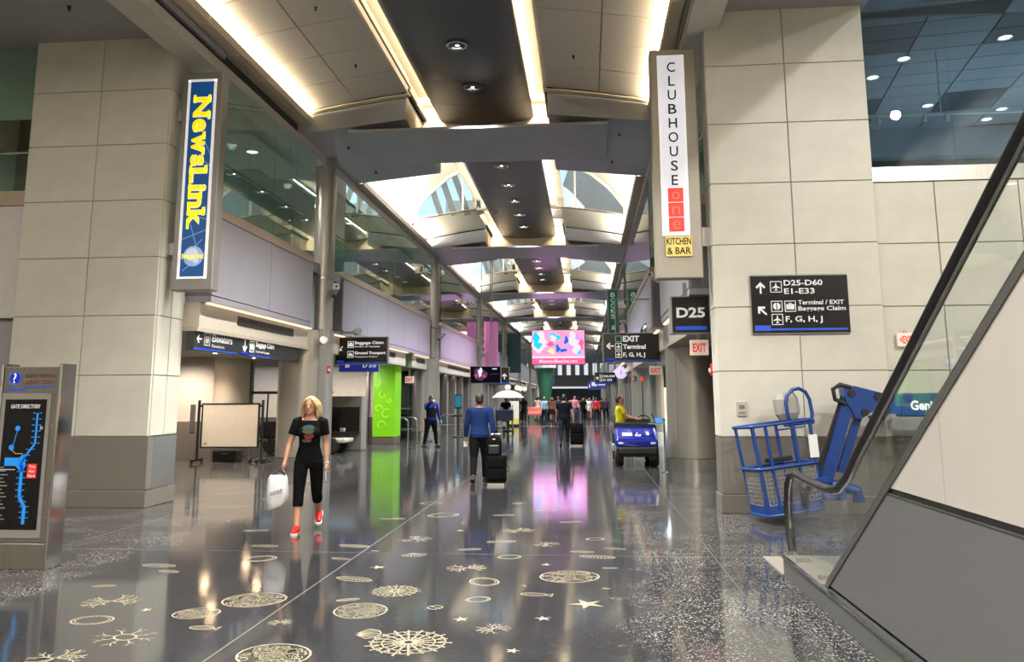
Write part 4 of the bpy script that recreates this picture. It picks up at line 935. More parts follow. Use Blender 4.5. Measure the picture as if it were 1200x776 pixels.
# display tower shaped like a goblet
t = thing('display_tower', 'tall dark green tapering tower with blue top and white band, far down', 'tower', (-3.65, 72, 0))
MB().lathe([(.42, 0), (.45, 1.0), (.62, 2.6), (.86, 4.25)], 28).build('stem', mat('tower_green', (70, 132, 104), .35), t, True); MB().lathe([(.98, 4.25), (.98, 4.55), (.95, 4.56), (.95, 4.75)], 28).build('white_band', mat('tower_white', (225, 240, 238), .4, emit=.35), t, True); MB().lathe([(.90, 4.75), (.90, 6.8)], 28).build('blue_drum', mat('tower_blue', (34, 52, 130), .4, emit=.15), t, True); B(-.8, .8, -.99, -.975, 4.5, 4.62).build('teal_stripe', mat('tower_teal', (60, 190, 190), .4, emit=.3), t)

# --- directory stand at the far left
D = thing('directory_stand', 'steel gate directory stand with a black map, at the left edge', 'directory', (-5.36, 7.8, 0), 0)
MB().bbox(-.60, -.005, 0, .20, .25, 1.99, .006).build('cabinet', mat('directory_steel', (136, 132, 124), .3, metal=.7, noise=.06, scale=30, stretch=(1, 1, .05)), D)
MB().bbox(-.60, -.005, .0, .20, 0, .245, .004).build('base_panel', MT['directory_steel'], D)
MB().bbox(.0, .03, -.01, .23, 0, 2.02, .006).build('side_edge', CHROME, D); MB().bbox(-.635, -.605, -.01, .23, 0, 2.02, .006).build('side_edge', CHROME, D)
B(-.59, -.06, -.012, 0, .30, 1.72).build('map_frame', mat('map_frame_grey', (126, 124, 120), .5), D)
B(-.545, -.10, -.016, -.012, .38, 1.66).build('map_panel', SIGNB, D)
f = Face(D, (-.545, -.017, .38), (1, 0, 0), (0, 0, 1)); MAPB = mat('map_blue', (34, 134, 220), .4, emit=.25)
f.text('GATE DIRECTORY', .225, 1.19, .04, LETG, .32, al='c')
def strip(pts, wd, m, part, lv=2):
    for p, q in zip(pts[:-1], pts[1:]):
        d = Vector((q[0]-p[0], q[1]-p[1])).normalized()*wd/2; f.poly([(p[0]-d.y-d.x*.3, p[1]+d.x-d.y*.3), (p[0]+d.y-d.x*.3, p[1]-d.x-d.y*.3), (q[0]+d.y+d.x*.3, q[1]-d.x+d.y*.3), (q[0]-d.y+d.x*.3, q[1]+d.x+d.y*.3)], m, part, lv)
main = [(.36, 1.14), (.36, .84), (.27, .72), (.22, .62)]; low = [(.24, .62), (.24, .32), (.30, .22), (.30, .06)]
strip(main, .02, MAPB, 'map_graphic'); strip(low, .035, MAPB, 'map_graphic')
f.poly([(.05, .70), (.20, .70), (.26, .74), (.28, .62), (.24, .55), (.17, .62), (.05, .62)], MAPB, 'map_graphic'); f.disc(.16, .99, .03, MAPB, 'map_graphic', 2, 6); strip([(.16, .97), (.12, .80)], .008, MAPB, 'map_graphic'); f.disc(.11, .80, .03, MAPB, 'map_graphic', 2, 7)
strip([(.11, .78), (.16, .74), (.24, .74)], .008, mat('map_tan', (190, 160, 90), .5), 'map_road')
for pts in (main, low):
    for (x0, z0), (x1, z1) in zip(pts[:-1], pts[1:]):
        n = max(1, int(math.hypot(x1-x0, z1-z0)/.05))
        for i in range(n):
            tt = i/n; x, z = x0+(x1-x0)*tt, z0+(z1-z0)*tt; f.rect(x+.02, z, .028, .008, MAPB, 'map_graphic', 2); f.rect(x-.048, z, .028, .008, MAPB, 'map_graphic', 2)
f.rect(.30, .50, .10, .14, mat('map_red', (210, 50, 46), .4, emit=.2), 'here_box', 2)
for i, s_ in enumerate(('You', 'Are', 'Here')): f.text(s_, .35, .60-.045*i, .028, LETG, None, .02, al='c', lv=4)
for i in range(15): f.rect(.0, .60-.036*i, .05+.05*((i*7) % 3)/2, .011, mat('map_grey_text', (120, 120, 122), .5), 'list_text', 2)
for z, c in ((.56, '#'),): f.rect(.0, .58, .17, .006, LETG, 'list_text', 2)
f.text('D', .40, .98, .03, LETG); f.text('E', .30, .20, .03, LETG); f.done()
f = Face(D, (-.60, -.001, 1.72), (1, 0, 0), (0, 0, 1))
f.rect(.05, .03, .20, .02, SBLUE, 'blue_stripe'); f.disc(.125, .155, .068, mat('info_blue', (60, 90, 190), .4, emit=.4), 'info_disc', 1, 24); f.disc(.125, .155, .058, MT['info_blue'], 'info_disc', 2); f.text('?', .125, .105, .10, LETW, None, .008, al='c', lv=4)
DKT = mat('engraved_dark', (60, 54, 46), .5); f.text('NORTH TERMINAL', .235, .16, .036, DKT, .33, .0, part='engraved_lettering'); f.text('DIRECTORY', .235, .095, .04, mat('engraved_red', (110, 60, 44), .5), .33, .01, part='red_lettering'); f.rect(.235, .06, .33, .012, SBLUE, 'blue_stripe'); f.done()
bl = MB().at(rx=PI/2).lathe([(.008, 0), (.008, .006)], 10).mesh('screw', CHROME)
for z in (.5, 1.4): o = link('screw', bl, D); o.location = (-.03, 0, z)

# ================================================================== ESCALATOR (near right)
SL = .62; Y0E = 6.88
ES = thing('escalator', 'escalator with black handrail, glass balustrade and grey and cream side cladding, right foreground', 'escalator', (1.82, 8.1, 0))
def E_(x0, x1, y0, y1, z0, z1): return B(x0-1.82, x1-1.82, y0-8.1, y1-8.1, z0, z1)
ez = lambda y: .19+SL*(Y0E-y)
YT = -1.2
PLN = mat('plinth_satin_steel', (128, 132, 132), .30, metal=.65, noise=.08, scale=12, stretch=(1, .1, 1))
B(0, 1.55, YT-8.1, 0, 0, .165).build('base_plinth', PLN, ES); E_(1.80, 1.83, YT, 8.11, .165, .185).build('plinth_edge', CHROME, ES)
E_(1.83, 3.36, 6.9, 8.1, .165, .18).build('deck_plate', mat('deck_plate_grey', (140, 136, 128), .35, metal=.5), ES)
for i, y in enumerate((7.05, 7.75)): E_(1.86, 1.98, y, y+.035, .18, .21).build('deck_clip', STEEL, ES)
CLADG = mat('grey_side_cladding', (104, 105, 107), .42, metal=.25, noise=.05, scale=90); CLADW = mat('cream_side_cladding', (172, 168, 162), .5, noise=.03, scale=4)
def prof(name, pts, x0, x1, m): return MB().prism([(y-8.1, z) for y, z in pts], x0-1.82, x1-1.82, 'x').build(name, m, ES)
yb = Y0E-(1.055-.19)/SL
prof('lower_panel', [(6.84, .195), (yb-.03, 1.05), (3.0, 1.05), (3.0, .195)], 1.87, 1.92, CLADG); prof('lower_panel', [(2.99, .195), (2.99, 1.05), (YT, 1.05), (YT, .195)], 1.87, 1.92, CLADG)
E_(1.865, 1.92, YT, yb, 1.052, 1.064).build('panel_edge_strip', CHROME, ES); E_(1.89, 1.92, YT, yb-.01, 1.064, 1.092).build('panel_joint', SLOT, ES)
y2 = Y0E-(1.10-.19)/SL
for a, b_ in ((y2-.02, 4.556), (4.544, 2.2), (2.19, YT)):
    prof('upper_panel', [(a, 1.095), (b_, 1.095), (b_, ez(b_)-.04), (a, max(1.10, ez(a)-.04))], 1.87, 1.92, CLADW)
prof('core', [(6.84, .18), (YT, ez(YT)-.03), (YT, .18)], 1.90, 1.96, SLOT)
def slope_bar(name, off0, off1, x0, x1, m, ya=6.88, yb_=YT): return prof(name, [(ya, ez(ya)+off0), (yb_, ez(yb_)+off0), (yb_, ez(yb_)+off1), (ya, ez(ya)+off1)], x0, x1, m)
slope_bar('cladding_trim', -.055, .0, 1.862, 1.96, mat('dark_aluminium_trim', (110, 110, 110), .35, metal=.7)); slope_bar('cladding_trim_edge', .0, .012, 1.862, 1.90, CHROME)
HR = [(8.40, .16), (8.47, .40), (8.485, .60), (8.42, .80), (8.28, .905), (8.12, .93), (7.75, .915), (7.3, .90), (7.0, .905), (6.75, .945), (6.5, 1.06), (6.23, 1.245)]
HR += [(y, 1.245+SL*(6.23-y)) for y in (5.5, 4.5, 3.5, 2.5, 1.5, .5, -.6, YT)]
def handrail(x, nm):
    b = MB(); rings = []; n = len(HR)
    for i, (y, z) in enumerate(HR):
        a, c = HR[max(i-1, 0)], HR[min(i+1, n-1)]; d = Vector((0, c[0]-a[0], c[1]-a[1])).normalized(); nn = Vector((0, -d.z, d.y)); nn = nn if True else -nn
        rings.append([(x-1.82+.042*math.cos(t), y-8.1+nn.y*.03*math.sin(t), z+nn.z*.03*math.sin(t)) for t in [2*PI*k/12 for k in range(12)]])
    b.loft(rings); return b.build(nm, RUBBER, ES, True)
handrail(1.98, 'handrail'); handrail(3.22, 'handrail')
def rail_in(x):
    MB().tube([(x-1.82, y-8.1-(.03 if i < 4 else 0), z-.035) for i, (y, z) in enumerate(HR)], .010, 8).build('handrail_guide', CHROME, ES, True)
rail_in(1.98); rail_in(3.22)
def hz(y):
    for (a, za), (c, zc) in zip(HR[5:], HR[6:]):
        if a >= y >= c: return za+(zc-za)*(a-y)/(a-c)
    return HR[-1][1]
def pane(ya, yb_, x, first=False):
    ys = [ya+(yb_-ya)*i/6 for i in range(7)]; sk = lambda y: .28 if y < 6.6 else 0
    lo = [(y, (ez(y)-.02) if y < Y0E else .19) for y in ys]; hi = [(y-0, hz(min(y, 8.1))-.03) for y in reversed(ys)]
    if first: hi = [(8.12, .90), (8.38, .78), (8.44, .6), (8.42, .4), (8.36, .19)][::-1]+[]; hi = [(8.36, .19), (8.42, .4), (8.44, .6), (8.38, .78), (8.12, .895)]+[(y, hz(y)-.03) for y in (7.75, 7.3, 7.0)]; lo = [(7.0, .19)]
    if not first and ya < 6.6: hi = [(y+.17, hz(y+.17)-.03) for y in reversed(ys)]
    if not first and yb_ < 6.6 <= ya: hi = [(yb_+.17, hz(yb_+.17)-.03)]+[(y, hz(y)-.03) for y in (6.5, 6.75, ya)]; lo = [(ya, .19), (6.88, .19), (yb_, ez(yb_)-.02)]
    prof('glass_pane', hi+lo if first else lo+hi, x-.006, x+.006, GLASSC)
for x in (1.98, 3.22):
    pane(8.1, 7.0, x, True); pane(6.995, 5.9, x); pane(5.895, 4.5, x); pane(4.495, 3.1, x); pane(3.095, 1.7, x); pane(1.695, .2, x)
stp = MB().box(2.12-1.82, 3.08-1.82, 0, .40, -.24, 0).box(2.12-1.82, 2.15-1.82, 0, .4, 0, .004).mesh('step', mat('step_metal', (84, 84, 86), .45, metal=.6))
for i in range(18): o = link('step', stp, ES); o.location = (0, 6.6-.40*(i+1)-8.1, .19+.245*i)
slope_bar('inner_skirt', -.1, .12, 2.02, 2.06, STEEL, 6.9, 0); slope_bar('inner_skirt', -.1, .12, 3.14, 3.18, STEEL, 6.9, 0)
slope_bar('far_cladding', -1.2, .0, 3.24, 3.34, CLADG, 6.9, YT)
E_(1.80, 3.4, 8.1, 8.95, 0, .012).build('landing_plate', mat('landing_plate_steel', (180, 172, 160), .3, metal=.4), ES)

# ================================================================== BOOM LIFT
BL = thing('boom_lift', 'blue boom lift with tilted grey-mesh basket in front of the right pier', 'boom lift', (2.67, 11.48, 0))
def rr(w_, d, r, n=5):
    return [(sx*(w_/2-r)+r*math.cos(a), sy*(d/2-r)+r*math.sin(a)) for sx, sy, a0 in ((1, 1, 0), (-1, 1, PI/2), (-1, -1, PI), (1, -1, 1.5*PI)) for a in [a0+PI/2*i/n for i in range(n+1)]]
BK = bpy.data.objects.new('basket', None); C.objects.link(BK); BK.parent = BL; BK.location = (0, 0, .12); BK.rotation_euler = (math.radians(-3), math.radians(-6.5), math.radians(14))
def bk(name, mb, m, smooth=False): return mb.build(name, m, BK, smooth)
W, Dp = .86, .62
lo = lambda z, s_: [(x*s_, y*s_, z) for x, y in rr(W, Dp, .09)]
bk('platform', MB().loft([lo(0, .93), lo(.03, .95), lo(.12, .95), lo(.125, .93)]), LIFTB)
bk('platform_edge', MB().tube([(x*.97, y*.97, .02) for x, y in rr(W, Dp, .09)], .02, 8, True), LIFTB, True)
bk('mid_rail', MB().tube([(x*1.0, y*1.0, .62) for x, y in rr(W, Dp, .09)], .022, 10, True), LIFTB, True)
bk('top_rail', MB().tube([(x*1.05, y*1.05, 1.18) for x, y in rr(W, Dp, .09)], .022, 10, True), LIFTB, True)
for x, y in ((-.40, -.27), (-.24, -.30), (.14, -.30), (.40, -.25), (-.40, .25), (-.15, .30), (.2, .30), (.40, .25)):
    z0 = .62 if (y > 0 and -.3 < x < .3) else .06
    bk('post', MB().bar((x*.96, y*.96, z0 if z0 < .6 else .64-.3), (x*1.05, y*1.05, 1.18), .035, .035), LIFTB)
def meshpanel(p, q, n):
    b = MB(); p, q = Vector(p), Vector(q)
    for i in range(n+1): a = p.lerp(q, i/n); b.bar((a.x, a.y, .14), (a.x, a.y, .60), .014, .006)
    for j in range(9): b.bar((p.x, p.y, .15+.055*j), (q.x, q.y, .15+.055*j), .006, .014)
    o = bk('mesh_panel', b, LIFTG); o['kind'] = 'stuff'
meshpanel((-.36, -.29, 0), (.36, -.29, 0), 14); meshpanel((-.41, -.2, 0), (-.41, .2, 0), 8); meshpanel((.41, -.2, 0), (.41, .2, 0), 8); meshpanel((-.36, .29, 0), (.36, .29, 0), 14)
bk('gate_bar', MB().tube([(-.1, -.31, 1.16), (-.08, -.315, 1.10), (.3, -.315, 1.10), (.34, -.31, 1.16)], .012), LIFTB, True)
cb = bk('control_box', MB().at((.36, .10, 1.16)).bbox(-.20, .14, -.10, .16, .04, .42, .09), mat('control_grey', (150, 150, 144), .5))
bk('control_guard', MB().tube([(.56, -.02, 1.10), (.61, -.02, 1.24), (.61, -.02, 1.44), (.57, -.02, 1.55), (.48, -.02, 1.61), (.38, -.02, 1.60), (.29, -.02, 1.53), (.25, -.02, 1.42), (.25, -.02, 1.24), (.29, -.02, 1.14)], .026, 8), LIFTB, True)
bk('control_shelf', MB().at((.42, .02, 1.13)).bbox(-.2, .2, -.08, .1, -.02, .05, .02), LIFTB)
bk('control_panel', MB().bar((.42, -.27, .98), (.40, -.262, .68), .12, .02), mat('white_decal', (220, 222, 224), .5)); bk('cable', MB().tube([(.46, -.15, 1.1), (.52, -.1, .95), (.55, -.05, .8), (.5, -.05, .68), (.44, -.1, .66)], .014), BLACK, True)
bk('tool_tray', MB().bbox(-.1, .25, .05, .2, .66, .72, .01), BLACK)
b = MB().tube([(.05, -.5+.1, .35), (.18, -.4, .35)], .055, 12); bk('rotator_knob', b, BLACK, True); bk('rotator', MB().tube([(.18, -.36, .35), (.55, -.2, .34)], .075, 14), LIFTB, True); bk('rotator_arm', MB().bar((.1, -.36, .1), (.1, -.36, .36), .08, .06), BLACK)
L_ = lambda x, z, y=0: (x-2.55, y, z)
MB().bar(L_(3.06, .40, .15), L_(3.52, 1.74, .15), .16, .17).build('jib_boom', LIFTB, BL); MB().bar(L_(3.34, .62, .22), L_(3.68, 1.55, .22), .10, .08).build('jib_cylinder', LIFTB, BL)
MB().bar(L_(2.98, .56, .12), L_(3.40, 1.66, .12), .05, .03).build('cable_track', BLACK, BL)
MB().bbox(*(2.92-2.55, 3.32-2.55), -.05, .28, .28, .52, .03).build('jib_foot', LIFTB, BL); MB().tube([L_(3.3, .45, .1), L_(3.5, .40, .1), L_(3.52, .25, .1)], .08, 12).build('leveling_arm', LIFTB, BL)
MB().prism([(3.42-2.55, 1.60), (3.40-2.55, 1.80), (3.55-2.55, 1.80), (3.92-2.55, 1.70), (3.92-2.55, 1.55), (3.62-2.55, 1.36), (3.55-2.55, 1.36)], .04, .28, 'y').build('boom_head', LIFTB, BL)
pin = MB().at(rx=PI/2).lathe([(.05, -.30), (.05, -.02)], 14).mesh('pivot_pin', BLACK, True)
for x, z in ((3.85, 1.66), (3.66, 1.44), (3.50, 1.70)): o = link('pivot_pin', pin, BL); o.location = L_(x, z)
MB().tube([L_(3.42, 1.55, .05), L_(3.28, 1.62, .05), L_(3.26, 1.76, .05), L_(3.36, 1.82, .05), L_(3.5, 1.78, .05)], .03, 10).build('hose', RUBBER, BL, True); MB().tube([L_(3.7, 1.38, .02), L_(3.9, 1.36, .02), L_(3.98, 1.5, .02)], .022, 8).build('hose', RUBBER, BL, True)
B(3.88-2.55, 4.30-2.55, .06, .24, 1.42, 1.66).build('boom_tip', mat('lift_dark_blue', (30, 84, 150), .35), BL)
MB().bbox(4.15-2.55, 8.3-2.55, .02, .30, 1.38, 1.70, .02).build('telescopic_boom', mat('lift_boom_blue', (24, 76, 128), .3), BL)
f = Face(BL, (4.24-2.55, .019, 1.47), (1, 0, 0), (0, 0, 1)); f.text('Genie', .02, 0, .13, LETW, .36, .03); f.text('TZ-34', .62, .02, .11, LETW, .4, .03); f.done()
MB().bbox(7.6-2.55, 8.6-2.55, -.25, .55, .55, 1.45, .04).build('turret', LIFTB, BL); MB().bbox(6.6-2.55, 8.8-2.55, -.4, .7, .32, .56, .04).build('chassis', LIFTB, BL)
wh = MB().at(rx=PI/2).lathe([(.05, -.1), (.30, -.1), (.34, -.06), (.34, .06), (.30, .1), (.05, .1)], 20).mesh('wheel', RUBBER, True)
for x in (6.9, 8.45):
    for y in (-.45, .72): o = link('wheel', wh, BL); o.location = (x-2.55, y, .34)

# ================================================================== CARTS
def wheel_mesh(r, wd, m=RUBBER): return MB().at(ry=PI/2).lathe([(.04, -wd/2), (r*.9, -wd/2), (r, -wd*.3), (r, wd*.3), (r*.9, wd/2), (.04, wd/2)], 22).mesh('wheel', m, True)
GC = thing('electric_cart', 'shiny blue electric passenger cart with wheelchair symbol, facing the camera by the right column', 'cart', (1.18, 19.75, 0))
gw = wheel_mesh(.26, .2)
hub = MB().at(ry=PI/2).lathe([(.0, -.105), (.12, -.105), (.12, .105), (.0, .105)], 16).mesh('hub', STEEL, True)
for x, y in ((-.42, .38), (.42, .38), (-.42, 2.2), (.42, 2.2)):
    o = link('wheel', gw, GC); o.location = (x, y, .26); h_ = link('hub', hub, o)
ring = lambda y, w_, z0, z1, r: [(x, y, z) for x, z in [(px, pz+(z0+z1)/2) for px, pz in rr(w_, z1-z0, r)]]
MB().loft([ring(.02, .86, .50, .60, .04), ring(.06, 1.0, .46, .67, .07), ring(.3, 1.05, .46, .76, .10), ring(.6, 1.04, .48, .87, .10), ring(.78, 1.0, .5, .93, .09)]).build('front_cowl', CARTB, GC, True)
MB().bbox(-.49, .49, -.05, .10, .30, .48, .04).build('bumper', BLACK, GC); MB().bbox(-.36, .36, .1, 2.4, .24, .40, .02).build('chassis', BLACK, GC)
MB().bbox(-.52, .52, .78, 2.5, .38, .46, .02).build('floor_pan', BLACK, GC)
for s_ in (-1, 1):
    MB().bbox(min(s_*.50, s_*.56), max(s_*.50, s_*.56), .75, 2.55, .34, .50, .02).build('sill_panel', mat('cart_silver', (190, 196, 206), .3, metal=.5), GC)
    MB().bbox(min(s_*.30, s_*.54), max(s_*.30, s_*.54), 1.35, 2.5, .46, .74, .04).build('side_body', CARTB, GC)
    MB().ell((s_*.38, .05, .57), (.08, .05, .035)).build('headlamp', mat('headlamp_clear', (220, 226, 240), .1, emit=.2), GC, True)
    MB().tube([(s_*.54, 1.3, .5), (s_*.56, 1.32, .95), (s_*.56, 1.7, 1.0), (s_*.55, 1.95, .7)], .022).build('grab_rail', STEEL, GC, True)
MB().bbox(-.50, .50, .80, .92, .80, 1.04, .04).build('dashboard', BLACK, GC)
MB().bbox(-.48, .48, 1.35, 1.80, .62, .78, .04).build('front_seat', BLACK, GC); MB().at((0, 1.80, .80), rx=-.15).bbox(-.48, .48, 0, .10, 0, .30, .03).build('seat_back', BLACK, GC)
MB().bbox(-.48, .48, 2.05, 2.5, .62, .78, .04).build('rear_seat', BLACK, GC)
sw = MB().at((.24, 1.12, 1.08), rx=.75); sw.tube([(.17*math.cos(t), .17*math.sin(t), 0) for t in [2*PI*i/20 for i in range(20)]], .016, 8, True).tube([(-.17, 0, 0), (.17, 0, 0)], .012).build('steering_wheel', BLACK, GC, True); MB().tube([(.24, .9, .85), (.24, 1.12, 1.07)], .02).build('steering_column', BLACK, GC)
MB().tube([(.22, .86, 1.0), (.22, .86, 2.05)], .012).build('beacon_pole', BLACK, GC); MB().at((.22, .86, 2.05)).lathe([(.05, 0), (.05, .08), (.03, .11), (.0, .115)], 14).build('beacon', mat('amber_red_beacon', (214, 70, 40), .3, emit=.3), GC, True)
d = (Vector((0, .3, .09))).normalized(); f = Face(GC, (-.36, .14, .715), (1, 0, 0), (0, .95, .345)); 
f.rect(.02, .06, .24, .20, mat('cart_white_label', (215, 220, 238), .5), 'label'); f.rect(.60, .1, .07, .22, MT['cart_white_label'], 'label')
for part in (1,):
    for i in range(11): a = PI*.9+i*PI*1.25/10; f.disc(.40+.06*math.cos(a), .10+.06*math.sin(a), .014, LETW, 'wheelchair_symbol', 2, 8)
    f.disc(.38, .25, .018, LETW, 'wheelchair_symbol', 2, 10); f.rect(.37, .12, .018, .11, LETW, 'wheelchair_symbol', 2); f.rect(.37, .12, .08, .016, LETW, 'wheelchair_symbol', 2)
f.done()
# podium with glass shelf beside it
t = thing('glass_podium', 'slim steel post podium with green glass shelf and blue card beside the blue cart', 'podium', (1.72, 18.55, 0))
MB().lathe([(.10, 0), (.10, .012), (.022, .02), (.022, 1.12), (.03, 1.13), (.03, 1.18), (.01, 1.19)], 16).build('post', CHROME, t, True); B(-.36, .02, -.12, .12, 1.06, 1.08).build('glass_shelf', mat('green_glass_edge', (120, 170, 140), .1), t)
MB().at((-.12, 0, 1.08), rx=-.4).bbox(-.09, .09, -.01, .01, 0, .13, .004).build('card', mat('podium_blue_card', (80, 140, 220), .4, emit=.2), t); MB().tube([(-.2, 0, 1.08), (-.27, 0, 1.3)], .012).build('pen', BLACK, t)

# rolling white board and the roofed cart in the lobby
t = thing('rolling_board', 'large grey-white board in a black rolling frame in the left lobby', 'board', (-9.35, 20.7, 0), .03)
B(-.74, .74, -.02, .02, .42, 1.50).build('board', mat('board_grey_white', (176, 170, 160), .55), t)
MB().box(-.78, -.74, -.025, .025, .38, 1.54).box(.74, .78, -.025, .025, .38, 1.54).box(-.74, .74, -.025, .025, 1.50, 1.54).box(-.74, .74, -.025, .025, .38, .42).build('frame', BLACK, t)
for x in (-.86, .86):
    MB().box(x-.025, x+.025, -.03, .03, .05, 1.62).build('post', BLACK, t); MB().box(x-.03, x+.03, -.35, .35, .05, .10).build('foot', BLACK, t)
    for y in (-.3, .3): MB().at((x, y, .035)).lathe([(.02, -.035), (.034, -.02), (.034, .02), (.02, .035)], 12).build('castor', RUBBER, t, True)
    B(min(x, x*.88), max(x, x*.88), -.02, .02, 1.44, 1.5).build('pivot', BLACK, t)
f = Face(t, (-.74, -.021, .42), (1, 0, 0), (0, 0, 1)); f.disc(.10, .08, .05, mat('board_logo_grey', (96, 92, 86), .5), 'round_emblem', 1, 16, .03); f.disc(.10, .09, .03, mat('board_grey_white', (176, 170, 160), .55), 'round_emblem', 2, 12, .014); f.done()
t = thing('rolling_stool', 'chrome star-base rolling stool behind the grey-white rolling board', 'stool', (-8.75, 21.25, 0))
for i in range(5):
    a = 2*PI*i/5+.3; MB().tube([(0, 0, .12), (.28*math.cos(a), .28*math.sin(a), .075)], .018).build('leg', CHROME, t); MB().ell((.28*math.cos(a), .28*math.sin(a), .032), (.03, .03, .032), 10, 6).build('castor', RUBBER, t, True)
MB().tube([(0, 0, .1), (0, 0, .5)], .025).build('column', CHROME, t); MB().at((0, 0, .5)).lathe([(.17, 0), (.19, .03), (.18, .08), (.02, .09)], 20).build('seat', BLACK, t, True)
t = thing('equipment_case', 'low black equipment case on the lobby floor behind the rolling board', 'case', (-9.55, 21.15, 0)); MB().bbox(-.38, .3, -.2, .2, .0, .30, .03).build('case_body', BLACK, t); MB().tube([(-.1, -.2, .2), (-.1, -.24, .22), (.1, -.24, .22), (.1, -.2, .2)], .01).build('handle', STEEL, t)
RC = thing('roofed_cart', 'white-floored golf cart with a dark roof parked behind the nearest left column', 'cart', (-8.5, 24.6, 0))
rw = wheel_mesh(.24, .18); 
for x, y in ((-1.1, -.45), (-1.1, .45), (.8, -.45), (.8, .45)): o = link('wheel', rw, RC); o.location = (x, y, .24); o.rotation_euler.z = PI/2
MB().bbox(-1.4, 1.2, -.5, .5, .32, .44, .03).build('floor_pan', mat('cart_pale_body', (180, 178, 170), .4), RC); MB().bbox(-1.5, -1.0, -.5, .5, .40, .95, .12).build('front_cowl', BLACK, RC); MB().bbox(-1.75, .5, -.55, .55, 1.80, 1.88, .03).build('roof', mat('cart_dark_roof', (60, 58, 56), .4), RC)
for x, y in ((-1.25, -.5), (-1.25, .5), (.4, -.5), (.4, .5)): MB().tube([(x, y, .5), (x*.98, y, 1.82)], .025).build('roof_post', BLACK, RC)
MB().bbox(-.5, .1, -.48, .48, .44, .82, .05).build('seat', mat('cart_grey_seat', (120, 116, 108), .6), RC); MB().at((.1, 0, .8), ry=.15).bbox(-.05, .05, -.48, .48, 0, .5, .03).build('seat_back', MT['cart_grey_seat'], RC)
sw = MB().at((-.8, -.22, 1.12), ry=-.7); sw.tube([(.17*math.cos(u), .17*math.sin(u), 0) for u in [2*PI*i/18 for i in range(18)]], .015, 8, True).tube([(-.17, 0, 0), (.17, 0, 0)], .012).build('steering_wheel', BLACK, RC, True); MB().tube([(-1.1, -.22, .8), (-.8, -.22, 1.12)], .02).build('steering_column', BLACK, RC)
t = thing('grey_cabinet', 'grey cabinet with a dark glazed front right of the nearest left column', 'cabinet', (-7.75, 25.6, 0))
MB().bbox(-.55, .55, 0, .6, .0, 1.72, .02).build('body', mat('cabinet_grey', (128, 122, 114), .5), t); B(-.48, .48, -.015, 0, .60, 1.38).build('dark_screen', SIGNB, t); B(-.5, .5, -.25, 0, .55, .6).build('shelf', BLACK, t); MB().bbox(-.1, .05, -.2, -.05, .6, .72, .02).build('telephone', mat('phone_grey', (170, 168, 160), .5), t)

# lime green glass pier with etched wave lines
t = thing('green_panel', 'lime green glass-clad pier with etched swirls on the left', 'pier', (-7.75, 29.0, 0))
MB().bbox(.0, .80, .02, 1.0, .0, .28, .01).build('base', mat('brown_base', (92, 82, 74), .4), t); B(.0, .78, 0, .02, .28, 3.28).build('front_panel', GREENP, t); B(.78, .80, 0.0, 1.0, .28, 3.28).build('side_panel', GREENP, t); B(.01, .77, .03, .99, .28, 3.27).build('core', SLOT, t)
f = Face(t, (0, -.001, .28), (1, 0, 0), (0, 0, 1)); GL = mat('etched_pale_green', (156, 214, 70), .4, emit=.35)
for cx_, cz, r, a0, a1 in ((.2, 1.0, .16, 0, 5), (.5, .8, .2, 1, 6), (.35, 1.5, .14, 2, 7), (.3, .4, .2, 0, 4), (.6, 1.3, .1, 3, 8), (.15, 2.0, .2, 4, 7)):
    P = [(cx_+r*(1-.05*i)*math.cos(a0+(a1-a0)*i/12), cz+r*(1-.05*i)*math.sin(a0+(a1-a0)*i/12)) for i in range(13)]
    for p, q in zip(P[:-1], P[1:]):
        d = Vector((q[0]-p[0], q[1]-p[1])).normalized()*.012; f.poly([(p[0]-d.y, p[1]+d.x), (p[0]+d.y, p[1]-d.x), (q[0]+d.y, q[1]-d.x), (q[0]-d.y, q[1]+d.x)], GL, 'etching', 1)
f.done()
# queue rails
def qrail(x, y, ln, lab, grp='steel queue rails'):
    t = thing('queue_rail', lab, 'queue rail', (x, y, 0), 0, grp)
    MB().tube([(0, 0, 0), (0, 0, .72), (-.05, 0, .84), (-.16, 0, .90), (-ln+.16, 0, .90), (-ln+.05, 0, .84), (-ln, 0, .72), (-ln, 0, 0)], .03, 10).build('frame', STEEL, t, True); MB().tube([(0, 0, .45), (-ln, 0, .45)], .022).build('mid_bar', STEEL, t)
    for xx in (0, -ln): MB().at((xx, 0, 0)).lathe([(.06, 0), (.06, .012), (.03, .015)], 14).build('foot_plate', STEEL, t)
qrail(-6.80, 30.6, 1.05, 'steel queue rail nearest the lime green panel'); qrail(-6.75, 32.0, 1.0, 'steel queue rail in the middle of the three by the officer')
qrail(-6.35, 34.9, 1.0, 'steel queue rail behind the officer, farthest of the three'); qrail(-5.6, 36.4, 1.0, 'steel queue rail beside the blue kiosk screen')
t = thing('kiosk', 'standing kiosk with a turquoise screen past the second left column', 'kiosk', (-5.5, 34.6, 0)); MB().lathe([(.25, 0), (.25, .03), (.04, .05), (.04, 1.25)], 16).build('stand', BLACK, t, True); MB().bbox(-.16, .16, -.04, .04, 1.2, 1.80, .02).build('monitor', BLACK, t); B(-.14, .14, -.045, -.04, 1.26, 1.75).build('screen', glow('kiosk_teal', (60, 150, 175), .7), t); MB().bbox(-.22, .2, -.3, .05, .86, .94, .02).build('keyboard_shelf', BLACK, t)
